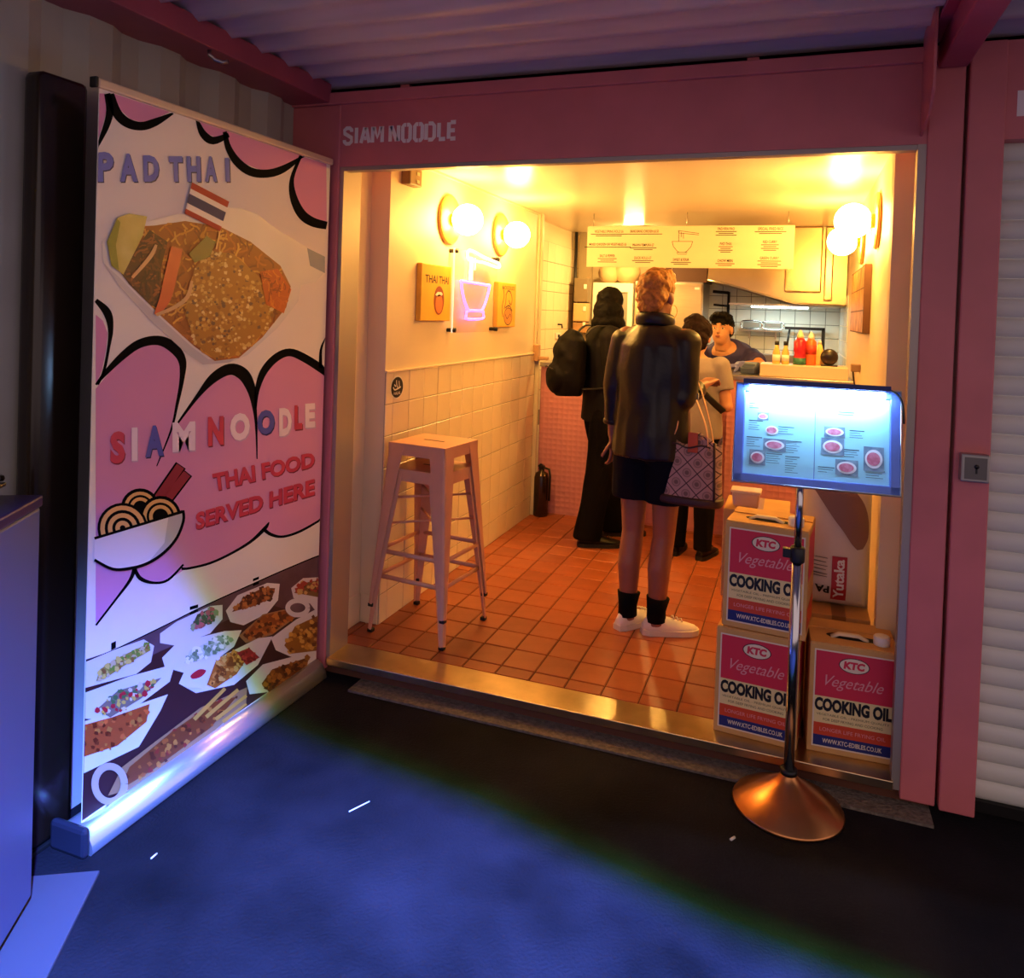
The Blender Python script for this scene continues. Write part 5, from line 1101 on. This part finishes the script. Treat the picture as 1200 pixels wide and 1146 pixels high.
obj('drawstring', tube(B(), cr([(-.1, -.062, .262), (-.05, -.07, .27), (.0, -.07, .255), (.06, -.066, .27), (.1, -.055, .262)], 5), .004, 6), LTH, tg)

# --- customer with backpack, dark bob, turned right
p1 = thing('person', 'person in black with a dark bob and wide trousers wearing a backpack', 'person', (.63, 2.2, 0), math.radians(-58))
a1, a2 = toL(p1, (.60, 2.03, 0)), toL(p1, (.69, 2.36, 0))
h1, h2 = Vector((.085, 0, .84)), Vector((-.085, 0, .84))
body = []; tro = [('l', [(0, 0, .98), (0, 0, .82)], [(.165, .12), (.18, .13)], X)]
for a, h in ((a1, h1), (a2, h2)):
    A = Vector((a.x, a.y, .07)); k = A.lerp(h, .5) + Vector((0, .02, 0))
    body.append(('l', [A, k, h, h + Vector((0, 0, .08))], [.04, .055, .085, .08], X))
    tro.append(('l', [A + Vector((0, 0, -.03)), A.lerp(k, .5), k, k.lerp(h, .5), h + Vector((0, 0, .04))], [(.082, .095), (.082, .09), (.088, .095), (.1, .105), (.1, .11)], X))
body += [('l', [(0, 0, .8), (0, 0, 1.0), (0, .0, 1.2), (0, 0, 1.33), (0, -.01, 1.4), (0, 0, 1.43)], [(.15, .1), (.15, .1), (.16, .105), (.16, .1), (.12, .08), (.06, .055)], X)]
s1, s2 = Vector((.16, -.01, 1.36)), Vector((-.16, -.01, 1.36)); e1, e2_ = Vector((.215, .0, 1.10)), Vector((-.215, .0, 1.10)); w1, w2 = Vector((.19, .16, .97)), Vector((-.17, .18, 1.0))
body += [('l', [s1, e1, w1], [.05, .04, .026], None), ('l', [s2, e2_, w2], [.05, .04, .026], None)] + hand(w1, (w1 - e1), (-1, 0, 0), 1, .6) + hand(w2, (w2 - e2_), (1, 0, 0), -1, .6)
hp, T1, R1 = head_parts((0, .03, 1.545), math.radians(48), math.radians(-6), .97)
obj('body', skinned(body + hp, .0075), SKINL, p1); face(p1, T1, R1, .97)
obj('trousers', skinned(tro, .011, 3, .008, 8, .4), BLK, p1)
obj('jacket', skinned([('l', [(0, 0, .80), (0, 0, .95), (0, 0, 1.15), (0, -.005, 1.30), (0, -.01, 1.38), (0, -.01, 1.435)], [(.19, .14), (.19, .135), (.185, .13), (.20, .13), (.15, .1), (.075, .068)], X),
     ('l', [s1 - Vector((.04, 0, 0)), s1 + Vector((.015, 0, -.01)), e1, e1.lerp(w1, .85)], [.07, .075, .062, .046], None), ('l', [s2 + Vector((.04, 0, 0)), s2 + Vector((-.015, 0, -.01)), e2_, e2_.lerp(w2, .85)], [.07, .075, .062, .046], None)], .010, 3, .009, 7, .5), mat('jacket_black', '#0a080d', .75, spec=.2, bump=.15, bscale=40), p1)
hair_cap(p1, T1, R1, mat('hair_black', '#050304', .7, bump=.4, bscale=50, spec=.15), [((0, -.016, .05), (.088, .102, .088)), ((0, -.05, -.03), (.098, .07, .105)), ((.07, -.01, -.07), (.03, .055, .085)), ((-.07, -.01, -.07), (.03, .055, .085)), ((0, -.06, -.1), (.1, .055, .07)), ((.085, -.02, -.12), (.035, .05, .06)), ((-.085, -.02, -.12), (.035, .05, .06))], .006, 20, .008)
for a in (a1, a2):
    shoe('shoe', p1, (a.x, a.y - .03, 0), (.12, 1, 0), mat('shoe_black', '#070606', .4, spec=.3), mat('sole_black', '#121010', .6), .285, .05, .09)
bk = thing('backpack', 'bulky black backpack worn by the customer at the left', 'backpack', p1.location, p1.rotation_euler.z)
bk.location = (p1.location.x, p1.location.y, .945)
bkm = skinned([('l', [(0, -.24, .02), (0, -.245, .12), (0, -.24, .25), (0, -.225, .38), (0, -.2, .44)], [(.13, .085), (.155, .11), (.155, .105), (.13, .085), (.06, .04)], X, 20), ('e', (0, -.335, .13), (.12, .055, .1)), ('e', (.0, -.30, .30), (.11, .05, .07))], .009, 3, .008, 9)
obj('pack_body', bkm, mat('pack_black', '#08060a', .75, spec=.15, bump=.3, bscale=30), bk)
for sx in (-1, 1): obj('shoulder_strap', tube(B(), cr([(sx * .10, -.165, .42), (sx * .115, -.10, .475), (sx * .12, .02, .455), (sx * .13, .128, .33), (sx * .15, .12, .18), (sx * .16, -.02, .09), (sx * .14, -.19, .07)], 5), (.022, .006), 8, side=(1, 0, 0)), mat('strap_black', '#141014', .6), bk)
obj('pocket_zip', tube(B(), cr([(-.1, -.372, .19), (0, -.393, .205), (.1, -.372, .19)], 5), .004, 6), DARKM, bk)
obj('brand_tab', box(-.14, -.12, -.35, -.345, .17, .2, .002), WHITEP, bk)

# --- short customer in grey top, dark hair tied up
p3 = thing('person', 'short person in a grey top with dark pinned-up hair and a black cross-body strap', 'person', (1.235, 2.12, 0), math.radians(-10))
b1, b2 = Vector((-.085, 0, 0)), Vector((.085, 0, 0)); g1, g2 = Vector((-.08, 0, .74)), Vector((.08, 0, .74)); body = []; tro = [('l', [(0, 0, .86), (0, 0, .72)], [(.155, .115), (.165, .12)], X)]
for a, h in ((b1, g1), (b2, g2)):
    A = a + Vector((0, 0, .07)); k = A.lerp(h, .5) + Vector((0, .015, 0))
    body.append(('l', [A, k, h, h + Vector((0, 0, .07))], [.036, .05, .08, .075], X)); tro.append(('l', [A + Vector((0, 0, -.02)), k, h + Vector((0, 0, .03))], [(.058, .064), (.068, .074), (.09, .1)], X))
body.append(('l', [(0, 0, .74), (0, 0, .9), (0, 0, 1.06), (0, 0, 1.18), (0, -.008, 1.235), (0, 0, 1.265)], [(.15, .105), (.15, .1), (.15, .1), (.15, .095), (.11, .075), (.055, .05)], X))
u1, u2 = Vector((-.15, 0, 1.2)), Vector((.15, 0, 1.2)); v1, v2 = Vector((-.205, .0, .96)), Vector((.2, .0, .96)); x1, x2 = Vector((-.15, .17, .95)), Vector((.13, .18, .98))
body += [('l', [u1, v1, x1], [.048, .038, .025], None), ('l', [u2, v2, x2], [.048, .038, .025], None)] + hand(x1, x1 - v1, (0, 0, 1), 1, .5, .92) + hand(x2, x2 - v2, (0, 0, 1), -1, .5, .92)
hp, T3, R3 = head_parts((0, .01, 1.372), 0, math.radians(-6), .95)
obj('body', skinned(body + hp, .0075), SKINL, p3); face(p3, T3, R3, .95)
obj('top', skinned([('l', [(0, 0, .76), (0, 0, .9), (0, 0, 1.05), (0, 0, 1.17), (0, -.008, 1.235), (0, -.008, 1.255)], [(.18, .135), (.175, .13), (.17, .122), (.178, .118), (.125, .09), (.085, .07)], X), ('l', [u1, u1.lerp(v1, .6)], [.066, .062], None), ('l', [u2, u2.lerp(v2, .6)], [.066, .062], None)], .010, 3, .006, 9, .6), mat('tee_grey', '#8b8086', .8, bump=.1, bscale=60), p3)
obj('trousers', skinned(tro, .011, 3, .006, 9, .5), BLK, p3)
hm3 = mat('hair_auburn', '#1c0b0c', .7, var=.3, vscale=30, bump=.5, bscale=50, spec=.15)
hair_cap(p3, T3, R3, hm3, [((0, -.018, .045), (.094, .102, .09)), ((0, -.055, -.015), (.088, .065, .08)), ((0, -.05, .115), (.055, .05, .038)), ((-.05, -.02, .105), (.04, .045, .035))], .007)
obj('shoulder_strap', tube(B(), cr([(-.10, -.03, 1.262), (-.085, -.09, 1.24), (-.03, -.135, 1.175), (.06, -.145, 1.08), (.145, -.12, .995), (.195, -.05, .93)], 6), (.021, .004), 8, side=(.75, 0, .66)), mat('strap_black', '#141014', .6), p3)
for a in (b1, b2): shoe('shoe', p3, (a.x, a.y - .03, 0), (.1 if a.x > 0 else -.1, 1, 0), mat('shoe_black', '#070606', .4, spec=.3), mat('sole_black', '#121010', .6), .25, .045, .08)

# --- server leaning on the counter
p4 = thing('person', 'server with dark hair in a navy shirt and blue glove leaning over the counter', 'person', (1.43, 3.42, 0), math.radians(162))
f1_, f2_ = Vector((-.1, 0, 0)), Vector((.1, 0, 0)); body = []; tro = [('l', [(0, .0, .98), (0, 0, .84)], [(.165, .12), (.175, .13)], X)]
for a in (f1_, f2_):
    A = a + Vector((0, 0, .07)); h = Vector((a.x * .85, 0, .86)); k = A.lerp(h, .5) + Vector((0, .02, 0))
    body.append(('l', [A, k, h, h + Vector((0, 0, .07))], [.042, .056, .085, .08], X)); tro.append(('l', [A + Vector((0, 0, -.03)), k, h + Vector((0, 0, .03))], [(.07, .08), (.078, .085), (.095, .105)], X))
body.append(('l', [(0, 0, .84), (0, .05, 1.0), (0, .17, 1.15), (0, .28, 1.235), (0, .34, 1.27), (0, .37, 1.29)], [(.15, .11), (.155, .11), (.17, .115), (.175, .105), (.12, .08), (.06, .06)], X))
q1, q2 = Vector((-.18, .28, 1.215)), Vector((.18, .28, 1.215))
eA, wA = toL(p4, (1.585, 2.90, 1.175)), toL(p4, (1.44, 2.76, 1.17)); eB, wB = toL(p4, (1.10, 2.98, 1.19)), toL(p4, (1.22, 2.80, 1.18))
if (eA - q1).length > (eA - q2).length: q1, q2 = q2, q1
body += [('l', [q1, eA, wA], [.055, .044, .029], None), ('l', [q2, eB, wB], [.055, .044, .029], None)] + hand(wB, wB - eB, (0, 0, 1), 1, .5)
hp, T4, R4 = head_parts((0, .415, 1.415), math.radians(8), math.radians(6), .98)
hp[-1] = ('l', [T4(0, -.012, -.03), T4(0, -.07, -.13)], [.054, .06], None)
obj('body', skinned(body + hp, .0065), mat('skin_p4', '#c08a68', .5, var=.05, vscale=18), p4); face(p4, T4, R4, .98)
obj('shirt', skinned([('l', [(0, 0, .88), (0, .05, 1.0), (0, .165, 1.15), (0, .27, 1.235), (0, .335, 1.275), (0, .352, 1.285)], [(.185, .135), (.182, .132), (.192, .135), (.198, .125), (.135, .098), (.095, .085)], X), ('l', [q1, q1.lerp(eA, .75)], [.078, .066], None), ('l', [q2, q2.lerp(eB, .75)], [.078, .066], None)], .009, 3, .007, 9), mat('shirt_navy', '#2b2766', .75, bump=.1, bscale=60), p4)
obj('trousers', skinned(tro, .012, 3), BLK, p4)
obj('glove', skinned(hand(wA, wA - eA, (0, 0, 1), -1, .55, 1.08) + [('l', [wA + (eA - wA).normalized() * .05, wA], [.036, .034], None)], .006), mat('glove_blue', '#5d63b0', .4), p4)
hair_cap(p4, T4, R4, mat('hair_black', '#0a0708', .5), [((0, -.016, .052), (.083, .1, .082)), ((0, -.05, .0), (.08, .06, .07)), ((0, .045, .10), (.068, .055, .034)), ((.05, .03, .085), (.035, .05, .035)), ((-.05, .03, .085), (.035, .05, .035))], .009, 30)
for a in (f1_, f2_): shoe('shoe', p4, (a.x, a.y - .03, 0), (0, 1, 0), mat('shoe_black', '#070606', .4, spec=.3), mat('sole_black', '#121010', .6))
